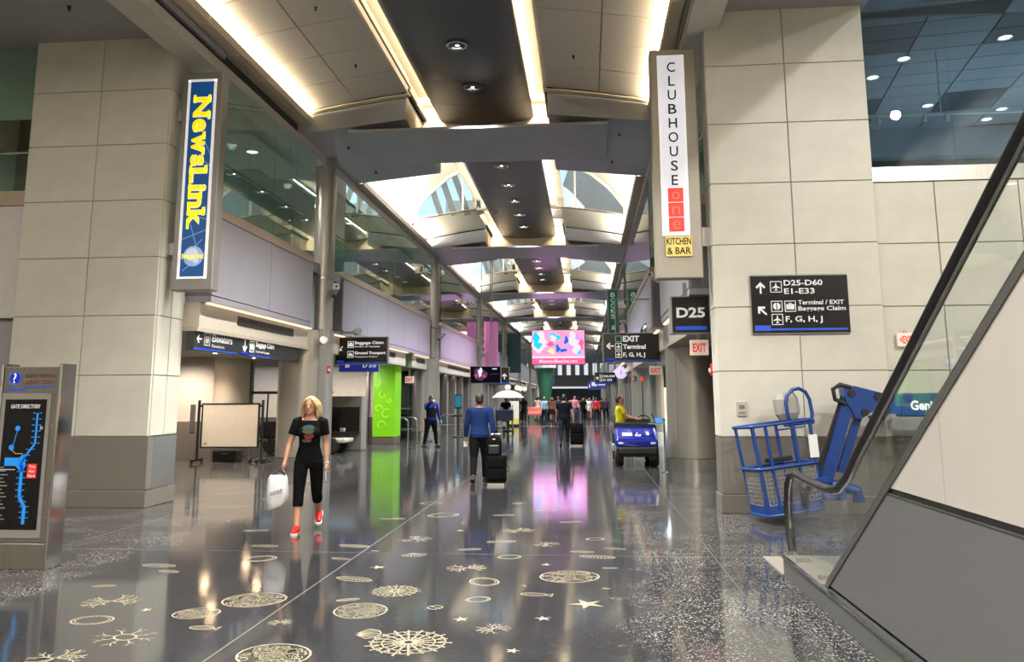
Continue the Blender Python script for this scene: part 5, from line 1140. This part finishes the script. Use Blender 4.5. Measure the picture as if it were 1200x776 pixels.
# umbrella cart, orange bench cart, banner stand
t = thing('umbrella', 'cream parasol open over the vendor cart in mid concourse', 'umbrella', (-3.95, 40.6, 0)); MB().lathe([(.02, 2.02), (.3, 1.98), (.55, 1.88), (.82, 1.66), (.80, 1.65), (.5, 1.84), (.25, 1.93), (.02, 1.96)], 8, False).build('canopy', mat('cream_canvas', (236, 224, 194), .8), t); MB().tube([(0, 0, .05), (0, 0, 2.08)], .025).build('pole', STEEL, t); MB().lathe([(.25, 0), (.25, .05), (.03, .07)], 16).build('base', BLACK, t)
t = thing('vendor_cart', 'small wheeled cart with a navy back panel under the cream parasol', 'cart', (-4.0, 39.5, 0))
MB().bbox(-.42, .42, -.25, .25, .55, 1.08, .02).build('bin', mat('navy_panel', (30, 36, 66), .5), t)
for x in (-.4, .4): MB().tube([(x, -.2, .12), (x, -.2, 1.25), (x, .1, 1.3)], .02).build('handle_post', STEEL, t); MB().at((x, -.2, .1)).at((x, -.2, .1), ry=PI/2).lathe([(.03, -.03), (.1, -.03), (.1, .03), (.03, .03)], 14).build('wheel', RUBBER, t, True); MB().at((x, .22, .1), ry=PI/2).lathe([(.03, -.03), (.1, -.03), (.1, .03), (.03, .03)], 14).build('wheel', RUBBER, t, True)
B(-.42, .42, -.25, .25, .18, .22).build('bottom_shelf', BLACK, t); B(-.05, .05, -.26, -.25, .3, .5).build('white_tag', WHITEB, t); B(-.40, -.36, -.2, .2, .2, .6).build('side_frame', BLACK, t); B(.36, .40, -.2, .2, .2, .6).build('side_frame', BLACK, t)
t = thing('banner_stand', 'white banner stand with a yellow foot beside the vendor cart', 'banner', (-4.25, 47.5, 0)); MB().bbox(-.28, .28, -.02, .02, .12, 1.45, .01).build('banner', mat('banner_white', (225, 222, 205), .6, emit=.1), t); B(-.28, .28, -.03, -.02, .14, .45).build('yellow_band', mat('banner_yellow', (220, 206, 90), .6, emit=.1), t); MB().bbox(-.3, .3, -.15, .15, 0, .12, .02).build('foot', BLACK, t)
t = thing('orange_cart', 'cart with a bright orange cover beyond the vendor cart', 'cart', (-4.75, 56.5, 0)); MB().bbox(-.42, .42, -.3, .3, .75, 1.25, .08).build('cover', mat('orange_cover', (232, 110, 70), .6, emit=.1), t); MB().bbox(-.40, .40, -.28, .28, .12, .75, .02).build('body', BLACK, t)
for x in (-.3, .3): MB().at((x, -.2, .08), ry=PI/2).lathe([(.02, -.03), (.08, -.03), (.08, .03), (.02, .03)], 12).build('wheel', RUBBER, t, True)
t = thing('pink_bench', 'low pink upholstered bench beside the orange cart', 'bench', (-3.75, 58.5, 0)); MB().bbox(-.5, .5, -.25, .25, .38, .62, .04).build('seat', mat('pink_upholstery', (200, 110, 100), .6), t); MB().bbox(-.5, .5, .2, .3, .5, .95, .03).build('seat_back', MT['pink_upholstery'], t); MB().box(-.45, -.4, -.2, .2, 0, .4).box(.4, .45, -.2, .2, 0, .4).build('legs_frame', BLACK, t)
t = thing('vendor_table', 'long dark vendor table with a pale top among the far crowd', 'table', (-3.2, 66, 0)); B(-.9, .9, -.35, .35, .9, .96).build('table_top', mat('table_olive', (150, 140, 110), .6), t); MB().box(-.85, -.78, -.3, .3, 0, .9).box(.78, .85, -.3, .3, 0, .9).box(-.8, .8, .2, .25, .2, .9).build('base', BLACK, t)

# ================================================================== PEOPLE
TMP = bpy.data.scenes.new('remesh_bench')
def remesh(mb, vox, smooth=3):
    me = bpy.data.meshes.new('r'); me.from_pydata(mb.v, [], mb.f)
    bm = bmesh.new(); bm.from_mesh(me); bmesh.ops.recalc_face_normals(bm, faces=bm.faces); bm.to_mesh(me); bm.free()
    o = bpy.data.objects.new('r', me); TMP.collection.objects.link(o)
    r = o.modifiers.new('r', 'REMESH'); r.mode = 'VOXEL'; r.voxel_size = vox; r.use_smooth_shade = True
    if smooth: s_ = o.modifiers.new('s', 'SMOOTH'); s_.iterations = smooth; s_.factor = .5
    vl = TMP.view_layers[0]; vl.update(); dg = vl.depsgraph
    out = bpy.data.meshes.new_from_object(o.evaluated_get(dg), depsgraph=dg)
    bpy.data.objects.remove(o); bpy.data.meshes.remove(me)
    if not out.polygons: print('EMPTY REMESH')
    out.polygons.foreach_set('use_smooth', [True]*len(out.polygons)); return out
def cloth(name, rgb): return mat('cloth_'+name, rgb, .9, noise=.08, scale=30, spec=.12)
V = Vector
def limb(b, pts, rad, n=12, sub=3):
    """tube through joints with extra points in between"""
    P, R = [], []
    for i in range(len(pts)-1):
        for k in range(sub):
            u = k/sub; P.append(V(pts[i]).lerp(V(pts[i+1]), u)); R.append(rad[i]+(rad[i+1]-rad[i])*u)
    P.append(V(pts[-1])); R.append(rad[-1]); b.tube(P, R, n)
def person(label, loc, rz, h=1.70, female=False, skin='fair', hair=('dark brown', (60, 42, 30)), hairdo='short', top=('black', (24, 24, 26)), sleeve='short', legs=('black', (20, 20, 22)), leglen='long',
           shoes=(30, 28, 28), ll=(0, 0), lr=(0, 0), al=(8, 0, 10), ar=(8, 0, 10), head=(0, 0), lean=0, vox=.02, fingers=False, group=None, seat=None, stance=0, build_=1.0, hips=None):
    root = thing('person', label, 'person', loc, rz, group); k = h/1.70
    inner = bpy.data.objects.new('t', None)
    def leg(sx, a):
        th, kn = math.radians(a[0]), math.radians(a[1]); hip = V((sx*.092, 0, .89))
        knee = hip+V((sx*(.012+stance), -.42*math.sin(th), -.42*math.cos(th))); s_ = th-kn
        ank = knee+V((sx*(.0+stance), -.40*math.sin(s_), -.40*math.cos(s_))); return hip, knee, ank, s_
    LG = {1: leg(1, ll), -1: leg(-1, lr)}
    dz = (.075-min(l[2].z for l in LG.values())) if seat is None else seat-.80
    up_ = lambda p: V((p[0], p[1], p[2]+dz))
    ln = math.radians(lean); piv = V((0, 0, .95))
    def up2(p): q = Matrix.Rotation(ln, 3, 'X') @ (V(p)-piv)+piv; return V((q.x, q.y, q.z+dz))
    def arm(sx, a):
        ab, sw_, ef = (math.radians(v) for v in a[:3]); inw = math.radians(a[3]) if len(a) > 3 else 0
        sh = V((sx*.178*build_, 0.005, 1.385))
        d1 = V((sx*math.sin(ab), -math.sin(sw_)*math.cos(ab), -math.cos(sw_)*math.cos(ab))); el = sh+d1*.285
        d2 = V((sx*math.sin(ab*.5-inw), -math.sin(sw_+ef), -math.cos(sw_+ef))).normalized(); wr = el+d2*.245
        return sh, el, wr, d2
    AR = {1: arm(1, al), -1: arm(-1, ar)}
    f_ = .92 if female else 1.0
    torso = [(.80, .12, .09, 0), (.86, .165*(1.05 if female else 1), .11, .01), (.93, .172*(1.05 if female else 1), .118, .012), (1.0, .158, .108, .005), (1.08, .145*f_, .10, 0), (1.18, .150*f_, .106, -.005), (1.28, .166*f_, .112, -.008), (1.35, .172*f_, .10, 0), (1.40, .150*f_, .082, .005), (1.435, .09, .066, .01), (1.46, .058, .058, .005), (1.50, .052, .056, -.005)]
    def ringt(z, rx, ry, oy, g=0.0):
        rx = (rx*build_)+g; ry = ry*build_+g
        return [tuple(up2((rx*math.cos(t), oy+ry*math.sin(t), z))) for t in [2*PI*i/20 for i in range(20)]]
    # --- body
    b = MB(); b.loft([ringt(*q) for q in torso])
    hy, hp = math.radians(head[0]), math.radians(head[1]); hc = V((0, -.01, 1.47))
    Rh = Matrix.Rotation(hy, 3, 'Z') @ Matrix.Rotation(hp, 3, 'X')
    def hd(p): return up2(Rh @ (V(p)-hc)+hc)
    def hell(bb, c, r, nu=18, nv=12):
        o = len(bb.v); bb.ell(c, r, nu, nv); bb.v[o:] = [tuple(hd(p)) for p in bb.v[o:]]
    hell(b, (0, -.012, 1.595), (.074, .094, .108)); hell(b, (0, -.045, 1.535), (.056, .062, .062)); hell(b, (0, -.106, 1.572), (.013, .02, .026)); hell(b, (0, -.085, 1.50), (.028, .022, .018))
    for s_ in (-1, 1): hell(b, (s_*.076, .0, 1.575), (.012, .022, .032))
    limb(b, [up2((0, .01, 1.40)), up2((0, -.002, 1.54))], [.056, .054])
    if female:
        for s_ in (-1, 1): b.ell(tuple(up2((s_*.068, -.085, 1.245))), (.066, .055, .062))
    for s_ in (-1, 1):
        hip, kn, an, sa = LG[s_]; hip, kn, an = up_(hip), up_(kn), up_(an)
        c1 = kn.lerp(an, .28)+V((0, .012, 0))
        limb(b, [hip, hip.lerp(kn, .4), kn, c1, kn.lerp(an, .7), an], [.094*build_, .084*build_, .056, .056, .042, .037])
        q = Matrix.Rotation(-sa*.55 if an.z > .1 else 0, 3, 'X'); ft = lambda p: an+q @ V(p)
        limb(b, [ft((0, .04, -.03)), ft((s_*.01, -.06, -.038)), ft((s_*.02, -.165, -.05))], [.036, .038, .022])
        sh, el, wr, d2 = AR[s_]; sh, el, wr = up2(sh), up2(el), up2(wr); d2 = Matrix.Rotation(ln, 3, 'X') @ d2
        limb(b, [up2((s_*.11*build_, 0.005, 1.385)), sh, sh.lerp(el, .45), el, el.lerp(wr, .3), wr], [.05, .054, .046, .037, .038, .026])
        sd = V((s_, 0, 0)); sd = (sd-d2*sd.dot(d2)).normalized(); fwd = d2.cross(sd)*(s_)  # palm faces the thigh
        fr = fwd if fwd.y < 0 else -fwd
        pc = wr+d2*.045
        limb(b, [wr, wr+d2*.03, wr+d2*.085], [.025, .030, .026])
        limb(b, [wr+d2*.03+fr*.012, wr+d2*.085+fr*.018], [.020, .018]); limb(b, [wr+d2*.03-fr*.012, wr+d2*.085-fr*.018], [.020, .018])
        for q_, (off, lf) in enumerate(((.032, .070), (.011, .080), (-.011, .074), (-.032, .058))):
            p0 = wr+d2*.075+fr*off; p1 = p0+d2*lf*.5-sd*.004; p2 = p1+d2*lf*.4-sd*.022*(1.4 if fingers == 'curl' else 1)
            limb(b, [p0, p1, p2], [.0105, .0098, .0088], 8, 2)
        t0 = wr+d2*.025+fr*.022; limb(b, [t0, t0+d2*.03+fr*.022-sd*.006, t0+d2*.062+fr*.026-sd*.014], [.014, .0115, .0095], 8, 2)
    body = link('body', remesh(b, vox*(.9 if vox > .012 else 1), 2), root); body.data.materials.append(SKIN[skin])
    # --- clothes
    g = .014
    b = MB(); b.loft([ringt(*q, g) for q in torso[1:-3 if (female and vox < .01) else -2]])
    if female:
        for s_ in (-1, 1): b.ell(tuple(up2((s_*.068, -.087, 1.245))), (.078, .065, .072))
    for s_ in (-1, 1):
        sh, el, wr, d2 = (up2(v) if i < 3 else v for i, v in enumerate(AR[s_]))
        if sleeve == 'long': limb(b, [up2((s_*.10, 0, 1.385)), sh, sh.lerp(el, .45), el, el.lerp(wr, .3), wr.lerp(el, .04)], [.062, .07, .064, .055, .054, .042])
        elif sleeve == 'short': limb(b, [up2((s_*.10, 0, 1.385)), sh, sh.lerp(el, .62)], [.062, .07, .064])
        elif sleeve == 'strap': b.tube([up2((s_*.09, -.06, 1.33)), up2((s_*.085, 0, 1.43)), up2((s_*.09, .06, 1.33))], .03)
    o = link('shirt', remesh(b, vox, 2), root); o.data.materials.append(cloth(top[0].replace(' ', '_'), top[1]))
    b = MB(); b.loft([ringt(*q, .012) for q in torso[0:4]]); frac = {'long': .93, 'capri': .38, 'shorts': -.25}.get(leglen, .93)
    if leglen == 'skirt':
        z1 = .52; b = MB(); b.loft([ringt(1.0, .15, .11, 0), ringt(.92, .18, .13, 0), ringt(.75, .21, .16, 0), ringt(z1, .25, .19, 0)])
    else:
        for s_ in (-1, 1):
            hip, kn, an, sa = LG[s_]; hip, kn, an = up_(hip), up_(kn), up_(an)
            if frac > 0: limb(b, [hip, hip.lerp(kn, .4), kn, kn.lerp(an, .28 if frac > .28 else frac), kn.lerp(an, frac)], [.105*build_, .097*build_, .070, .068, .056 if frac > .5 else .062])
            else: limb(b, [hip, hip.lerp(kn, .4), hip.lerp(kn, 1+frac)], [.105*build_, .10*build_, .092])
    o = link('skirt' if leglen == 'skirt' else 'trousers', remesh(b, vox, 2), root); o.data.materials.append(cloth(legs[0].replace(' ', '_'), legs[1]))
    sm_ = mat('shoe_%d_%d_%d' % shoes, shoes, .5); so_ = mat('shoe_sole_white', (225, 222, 218), .6) if sum(shoes) > 200 else mat('shoe_sole_dark', (30, 28, 28), .6)
    for s_ in (-1, 1):
        hip, kn, an, sa = LG[s_]; an = up_(an); q = Matrix.Rotation(-sa*.55 if an.z > .1 else 0, 3, 'X'); ft = lambda p: an+q @ V(p)
        b = MB(); limb(b, [ft((0, .045, -.02)), ft((0, .0, -.018)), ft((s_*.008, -.07, -.032)), ft((s_*.018, -.175, -.045))], [.045, .050, .046, .030])
        sho = link('shoe', remesh(b, max(.009, vox*.8), 2), root); sho.data.materials.append(sm_)
        b = MB(); P = [(.036, .085), (.045, .03), (.036, -.05), (.048, -.13), (.038, -.195), (0, -.215), (-.034, -.195), (-.045, -.13), (-.036, -.05), (-.045, .03), (-.036, .085), (0, .095)]
        b.loft([[tuple(ft((s_*.01+x, y, -.075))) for x, y in P], [tuple(ft((s_*.01+x, y, -.050))) for x, y in P]]); b.build('sole', so_, sho)
    # --- hair and face
    hm = mat('hair_'+hair[0].replace(' ', '_'), hair[1], .6, noise=.2, scale=40)
    b = MB()
    if hairdo != 'bald':
        hell(b, (0, .022, 1.625), (.083, .092, .090)); hell(b, (0, .045, 1.585), (.078, .070, .085))
        if hairdo == 'long':
            for s_ in (-1, 1):
                for dx, dy, w_ in ((.066, -.005, .030), (.080, .035, .036), (.056, .07, .038)):
                    limb(b, [hd((s_*dx*.8, dy, 1.66)), hd((s_*(dx+.018), dy, 1.59)), hd((s_*(dx+.028), dy+.005, 1.51)), hd((s_*(dx+.034), dy-.015, 1.435))], [w_*.8, w_, w_*1.1, w_*.6])
            limb(b, [hd((0, .08, 1.62)), hd((0, .095, 1.52)), hd((0, .085, 1.43))], [.05, .055, .035])
            for s_ in (-1, 1): limb(b, [hd((.012, -.035, 1.695)), hd((s_*.045, -.078, 1.665)), hd((s_*.072, -.062, 1.615)), hd((s_*.084, -.02, 1.55))], [.022, .017, .017, .02])
        if hairdo == 'tail': limb(b, [hd((0, .10, 1.66)), hd((0, .15, 1.62)), hd((0, .14, 1.50))], [.03, .035, .018])
        if hairdo == 'cap': hell(b, (0, -.06, 1.645), (.07, .09, .016))
        o = link('hair' if hairdo != 'cap' else 'cap', remesh(b, max(.009, vox*.7), 2), root); o.data.materials.append(hm)
    if fingers:
        for s_ in (-1, 1):
            e = MB(); hell(e, (s_*.030, -.094, 1.592), (.012, .008, .006), 10, 6); ey = e.build('eye', mat('eye_dark', (40, 30, 26), .3), root, True)
            e = MB(); hell(e, (s_*.030, -.096, 1.612), (.017, .006, .004), 10, 6); e.build('eyebrow', mat('eyebrow_brown', (96, 70, 50), .7), root, True)
        e = MB(); hell(e, (0, -.104, 1.535), (.022, .008, .007), 12, 6); e.build('mouth', mat('lips', (168, 92, 84), .5), root, True)
    s = root; s.scale = (k, k, k)
    return root, AR, up2, hd, hell, LG, dz
def hand(P, s_):
    """point inside the fist, in the person's own frame"""
    root, AR, up2 = P[0], P[1], P[2]; sh, el, wr, d2 = AR[s_]; return up2(wr)+d2*.09
def world(P, p): return P[0].matrix_basis @ V(p)

# woman with the white bag
W_ = person('woman with blonde hair in black T-shirt, black capris and red shoes, holding a white bag', (-3.56, 10.25, 0), .22, 1.69, True, 'fair', ('honey_blonde', (178, 150, 108)), 'long', ('black_tee', (13, 13, 15)), 'short', ('black_capri', (10, 10, 11)), 'capri',
            (214, 34, 36), ll=(-10, 38), lr=(14, 4), al=(9, -4, 14), ar=(18, 6, 12), head=(-10, 6), vox=.0085, fingers='curl', build_=.9)
root = W_[0]
f = Face(root, (-.09, -.135, 1.10), (1, 0, 0), (0, 0, 1))
prints = [((.09, .21), (.075, .045), mat('print_blue', (44, 96, 122), .8)), ((.09, .16), (.07, .04), mat('print_olive', (78, 84, 46), .8)), ((.10, .09), (.055, .05), mat('print_red', (108, 30, 46), .8)), ((.07, .03), (.06, .025), mat('print_gold', (92, 86, 46), .8))]
b = MB()
def printpatch(name, c, r, m, y0):
    b = MB(); n = 16
    R = random.Random(int(r[0]*1e3)); pts = [(c[0]+r[0]*math.cos(t)*(1+.15*R.random()), c[1]+r[1]*math.sin(t)*(1+.15*R.random())) for t in [2*PI*i/n for i in range(n)]]
    b.prism(pts, y0-.004, y0+.03, 'y').build(name, m, root)
printpatch('shirt_print', (-.005, 1.295), (.070, .035), prints[0][2], -.150); printpatch('shirt_print', (-.005, 1.255), (.068, .034), prints[1][2], -.158); printpatch('shirt_print', (.005, 1.195), (.056, .042), prints[2][2], -.148); printpatch('shirt_print', (-.02, 1.135), (.055, .020), prints[3][2], -.122)
wr = W_[2](W_[1][1][2]); b = MB(); b.m = Matrix.Translation(wr); b.lathe([(.030, -.012), (.034, -.01), (.034, .01), (.030, .012)], 16, False).build('bracelet_watch', mat('watch_silver', (220, 214, 200), .3, metal=.6), root)
# her white carrier bag (held, so a thing of its own) and phone
hp = world(W_, hand(W_, -1))
bag = thing('shopping_bag', 'crumpled white plastic carrier bag hanging from the blonde woman\'s right hand', 'bag', (hp.x-.05, hp.y-.02, hp.z-.46), .25)
b = MB(); rings = []; Rb = random.Random(3)
for z, w2, d2 in ((.0, .09, .05), (.03, .115, .07), (.14, .13, .08), (.27, .125, .065), (.35, .11, .045), (.39, .095, .022)):
    rings.append([((w2+.012*Rb.uniform(-1, 1))*math.copysign(abs(math.cos(t))**.6, math.cos(t))-.02*z, (d2+.012*Rb.uniform(-1, 1))*math.sin(t), z+(.05*(math.cos(t)) if z < .05 else 0)) for t in [2*PI*i/20 for i in range(20)]])
b.loft(rings).build('sack', mat('white_plastic', (226, 226, 226), .45, bump=.6, scale=14, noise=.06), bag, True)
for s_ in (-1, 1): MB().tube([(-.07, s_*.015, .38), (-.03, s_*.02, .43), (.02, 0, .47), (.05, s_*.02, .43), (.075, s_*.015, .38)], .012, 8).build('bag_handle', mat('bag_handle_navy', (50, 50, 70), .5), bag, True)
for i in range(4): B(-.09+.04*i, -.06+.04*i, -.096, -.07, .16+.01*i, .19+.012*i).build('faint_print', mat('faint_grey_print', (176, 178, 186), .6), bag)
hl = world(W_, hand(W_, 1)); ph = thing('smartphone', 'thin white smartphone in the blonde woman\'s left hand', 'phone', (hl.x-.005, hl.y-.01, hl.z-.06), .3); MB().at((0, 0, 0), rx=.2).bbox(-.006, .006, -.035, .035, -.07, .06, .003).build('phone_body', mat('phone_white', (225, 225, 228), .3), ph)

def suitcase(label, loc, rz, w_, d, h_, name='suitcase', m=None):
    t = thing(name, label, 'suitcase', loc, rz); m = m or cloth('luggage_black', (12, 12, 13))
    MB().bbox(-w_/2, w_/2, -d/2, d/2, .05, h_, .04).build('shell', m, t); MB().bbox(-w_*.38, w_*.38, -d/2-.03, -d/2+.02, .12, h_*.55, .02).build('front_pocket', m, t); MB().bbox(-w_*.38, w_*.38, -d/2-.025, -d/2+.02, h_*.6, h_*.9, .02).build('front_pocket', m, t)
    for x in (-w_*.35, w_*.35): MB().at((x, d*.35, .04), ry=PI/2).lathe([(.02, -.02), (.04, -.015), (.04, .015), (.02, .02)], 14).build('wheel', RUBBER, t, True)
    MB().tube([(-w_*.25, d/2-.01, h_), (-w_*.25, d/2+.03, h_+.40), (w_*.25, d/2+.03, h_+.40), (w_*.25, d/2-.01, h_)], .012).build('pull_handle', STEEL, t); B(-w_*.4, w_*.4, -d/2-.02, -d/2+.05, .0, .05).build('base_feet', STEEL, t); MB().tube([(w_/2, -.05, h_*.45), (w_/2+.04, -.05, h_*.48), (w_/2+.04, .05, h_*.62), (w_/2, .05, h_*.65)], .012).build('side_handle', BLACK, t)
    return t
# man in blue sweater with stacked luggage
P = person('man in blue quarter-zip sweater and black trousers walking away with stacked luggage', (-2.13, 16.1, 0), PI+.08, 1.74, False, 'tan', ('dark_brown', (46, 34, 26)), 'short', ('blue_sweater', (26, 44, 92)), 'long', ('black_trousers', (14, 14, 17)), 'long', (26, 24, 24), ll=(-12, 22), lr=(10, 4), al=(11, 2, 12), ar=(12, -10, 8), head=(0, -4), vox=.0095, fingers=True, build_=1.08)
suitcase('black wheeled suitcase rolling behind the man in the blue sweater', (-1.76, 15.75, 0), .05, .40, .25, .56)
t = thing('backpack', 'black backpack stacked on the blue-sweater man\'s suitcase', 'backpack', (-1.80, 15.75, .56), .1); b = MB(); b.loft([[(x*s_, y*s_, z) for x, y in rr(.30, .20, .06)] for z, s_ in ((0, .9), (.04, 1.0), (.22, 1.0), (.32, .86), (.37, .6))]).build('pack', cloth('luggage_black', (12, 12, 13)), t, True); MB().bbox(-.11, .11, -.13, -.08, .03, .2, .02).build('pocket', BLACK, t); MB().tube([(-.05, 0, .36), (0, 0, .41), (.05, 0, .36)], .012).build('grab_loop', BLACK, t); B(-.03, .02, -.105, -.10, .30, .32).build('white_tag', WHITEB, t)
hl = world(P, hand(P, 1)); t = thing('paper_cup', 'small white paper held in the blue-sweater man\'s left hand', 'paper', (hl.x, hl.y, hl.z-.05)); MB().bbox(-.035, .035, -.01, .01, -.05, .06, .004).build('sheet', mat('paper_white', (230, 230, 232), .6), t)
# officer
P = person('officer in royal blue uniform shirt, black vest and white face mask by the queue rails', (-5.33, 27.6, 0), .75, 1.74, False, 'dark', ('black', (20, 18, 17)), 'short', ('royal_blue_uniform', (20, 34, 96)), 'long', ('black_uniform', (12, 12, 14)), 'long', (22, 22, 22), ll=(4, 2), lr=(-6, 2), al=(14, 6, 14), ar=(30, 62, 82, 30), head=(10, 8), vox=.0095, fingers=True, stance=.05, build_=1.08)
o = P[0]; e = MB(); P[4](e, (0, -.085, 1.535), (.054, .05, .042)); e.build('face_mask', mat('mask_white', (224, 228, 232), .6), o, True)
b = MB(); b.loft([[tuple(P[2]((rx*math.cos(t)*1.08, ry*math.sin(t)*1.08-.004, z))) for t in [2*PI*i/20 for i in range(20)]] for z, rx, ry in ((.98, .176, .128), (1.08, .168, .122), (1.2, .17, .128), (1.28, .172, .13), (1.33, .14, .118))]).build('vest', cloth('black_vest', (12, 12, 15)), o, True)
b = MB(); P[2]; q = P[2](P[1][1][2])+P[1][1][3]*.07; b.ell(tuple(q), (.04, .05, .085)).build('glove', mat('nitrile_blue', (70, 160, 220), .5), o, True); e = MB(); e.ell(tuple(P[2]((.07, -.14, 1.30))), (.02, .012, .028)).build('badge', mat('badge_silver', (210, 206, 190), .3, metal=.6), o, True)
person('woman in pink sleeveless top leaning behind the officer at the rails', (-6.1, 30.9, 0), 2.2, 1.60, True, 'tan', ('brown', (86, 54, 36)), 'tail', ('salmon_pink', (214, 140, 116)), 'strap', ('grey_shorts', (90, 90, 98)), 'long', (60, 56, 54), ll=(6, 2), lr=(-6, 4), lean=18, vox=.018)
# far man with case
P = person('man in dark navy shirt and grey trousers walking away with a black case, mid concourse', (-.80, 28.7, 0), PI-.05, 1.76, False, 'tan', ('black', (20, 18, 17)), 'short', ('dark_navy', (15, 16, 24)), 'short', ('charcoal', (34, 36, 42)), 'long', (30, 28, 28), ll=(-10, 16), lr=(10, 4), al=(12, 4, 12), ar=(14, -8, 6), vox=.012, fingers=True, build_=1.12)
suitcase('black wheeled suitcase rolling beside the man in dark navy shirt', (-.36, 28.4, 0), -.05, .46, .28, .78)
# cart driver, sitting sideways on the front seat
P = person('man in yellow T-shirt and khaki shorts seated sideways on the blue cart', (.86, 21.35, 0), PI/2, 1.72, False, 'tan', ('dark_grey', (52, 46, 42)), 'short', ('yellow_tee', (216, 202, 40)), 'short', ('khaki_shorts', (170, 140, 108)), 'shorts', (70, 60, 52), ll=(72, 75), lr=(66, 60), al=(10, 42, 34), ar=(10, 38, 40), head=(0, -4), vox=.0105, fingers=True, seat=.78, build_=1.06)
# vendor
person('person in black standing behind the vendor cart under the cream parasol', (-4.0, 40.15, 0), 0, 1.68, False, 'dark', ('black', (20, 18, 17)), 'short', ('black_tee', (20, 20, 22)), 'short', ('dark_trousers', (26, 26, 32)), 'long', vox=.02, al=(14, 20, 30), ar=(14, 20, 30))
# far crowd
CR = [(-4.48, 52, 'person in dark coat standing by the orange cart', ('dark_coat', (34, 32, 36)), ('dark_trousers', (26, 26, 32)), 'tail', 'dark', 0),
 (-4.15, 53.5, 'person in black with long dark hair near the pink bench', ('black_tee', (20, 20, 22)), ('dark_trousers', (26, 26, 32)), 'long', 'dark', 1),
 (-3.64, 60, 'woman in pale pink skirt and long dark hair beside the display tower', ('pale_pink', (206, 164, 156)), ('pale_pink', (206, 164, 156)), 'long', 'tan', 2),
 (-2.87, 55, 'person in light teal top and navy jeans walking away beside the display tower', ('light_teal', (150, 190, 200)), ('navy_jeans', (40, 46, 76)), 'cap', 'tan', 0),
 (-2.47, 58, 'person in brown top and black skirt among the far crowd', ('brown_top', (110, 74, 60)), ('black_skirt', (22, 22, 24)), 'long', 'tan', 2),
 (-2.11, 60, 'person in dark grey jacket left of the navy-shirt man', ('dark_grey_jacket', (54, 54, 60)), ('dark_trousers', (26, 26, 32)), 'short', 'fair', 0),
 (-0.88, 59, 'person in pink top just right of the navy-shirt man', ('rose_top', (206, 130, 136)), ('grey_jeans', (84, 88, 100)), 'tail', 'fair', 1),
 (-0.68, 64, 'person in white top in the middle of the far crowd', ('white_top', (218, 214, 210)), ('blue_jeans', (60, 72, 110)), 'short', 'fair', 0),
 (-0.24, 56, 'person in black with a white shoulder bag walking in the far crowd', ('black_tee', (20, 20, 22)), ('dark_trousers', (26, 26, 32)), 'long', 'tan', 0),
 (0.20, 62, 'person in white and pink top beside the person in red', ('white_pink', (224, 196, 200)), ('pink_shorts', (196, 140, 140)), 'short', 'fair', 2),
 (0.67, 57, 'person in bright red top and dark trousers in the far crowd', ('bright_red', (190, 36, 44)), ('dark_trousers', (26, 26, 32)), 'cap', 'tan', 0),
 (1.19, 66, 'person in tan shirt right of the person in red', ('tan_shirt', (170, 136, 104)), ('brown_trousers', (74, 58, 48)), 'short', 'dark', 0),
 (1.40, 60, 'person in dark purple by the right shop fronts', ('dark_purple', (62, 44, 66)), ('dark_trousers', (26, 26, 32)), 'short', 'dark', 1),
 (-1.50, 74, 'small figure in grey far behind the navy-shirt man\'s case', ('mid_grey', (120, 120, 124)), ('dark_trousers', (26, 26, 32)), 'short', 'tan', 0),
 (-0.09, 80, 'small figure in cream top at the back of the crowd', ('cream_top', (214, 204, 182)), ('blue_jeans', (60, 72, 110)), 'short', 'fair', 0),
 (0.73, 86, 'small figure in blue shirt at the back of the crowd', ('blue_shirt', (70, 96, 160)), ('dark_trousers', (26, 26, 32)), 'short', 'tan', 0),
 (-3.28, 70, 'small figure in dark red at the back left of the crowd', ('dark_red', (112, 40, 44)), ('dark_trousers', (26, 26, 32)), 'short', 'dark', 0),
 (-1.92, 67, 'small figure in black jacket behind the navy-shirt man', ('black_jacket', (28, 28, 32)), ('navy_jeans', (40, 46, 76)), 'short', 'tan', 0)]
hc_ = [('black', (20, 18, 17)), ('dark_brown', (46, 34, 26)), ('brown', (86, 54, 36)), ('honey_blonde', (196, 158, 104))]
for i, (x, y, lab, top, lg, hd_, sk, st) in enumerate(CR):
    sw = 14 if i % 2 else -12
    person(lab, (x, y, 0), (0 if i % 3 == 0 else PI)+rnd.uniform(-.4, .4), rnd.uniform(1.62, 1.78), st == 2, sk, hc_[i % 3 if st != 2 else (i+1) % 3], hd_, top, 'long' if i % 3 == 0 else 'short', lg, 'skirt' if st == 2 and 'skirt' in lab else ('shorts' if 'shorts' in lg[0] else 'long'), ll=(sw, 12), lr=(-sw, 6), al=(10, -sw, 15), ar=(10, sw, 15), vox=.022)
    if 'white shoulder bag' in lab:
        t = thing('shoulder_bag', 'white shoulder bag carried by the person in black in the far crowd', 'bag', (x+.33, y-.05, .75)); MB().bbox(-.06, .06, -.14, .14, 0, .28, .03).build('bag_body', mat('paper_white', (230, 230, 232), .6), t); MB().tube([(0, -.1, .27), (-.1, 0, .66), (0, .1, .27)], .012).build('strap', mat('paper_white', (230, 230, 232), .6), t)
bpy.data.scenes.remove(TMP)
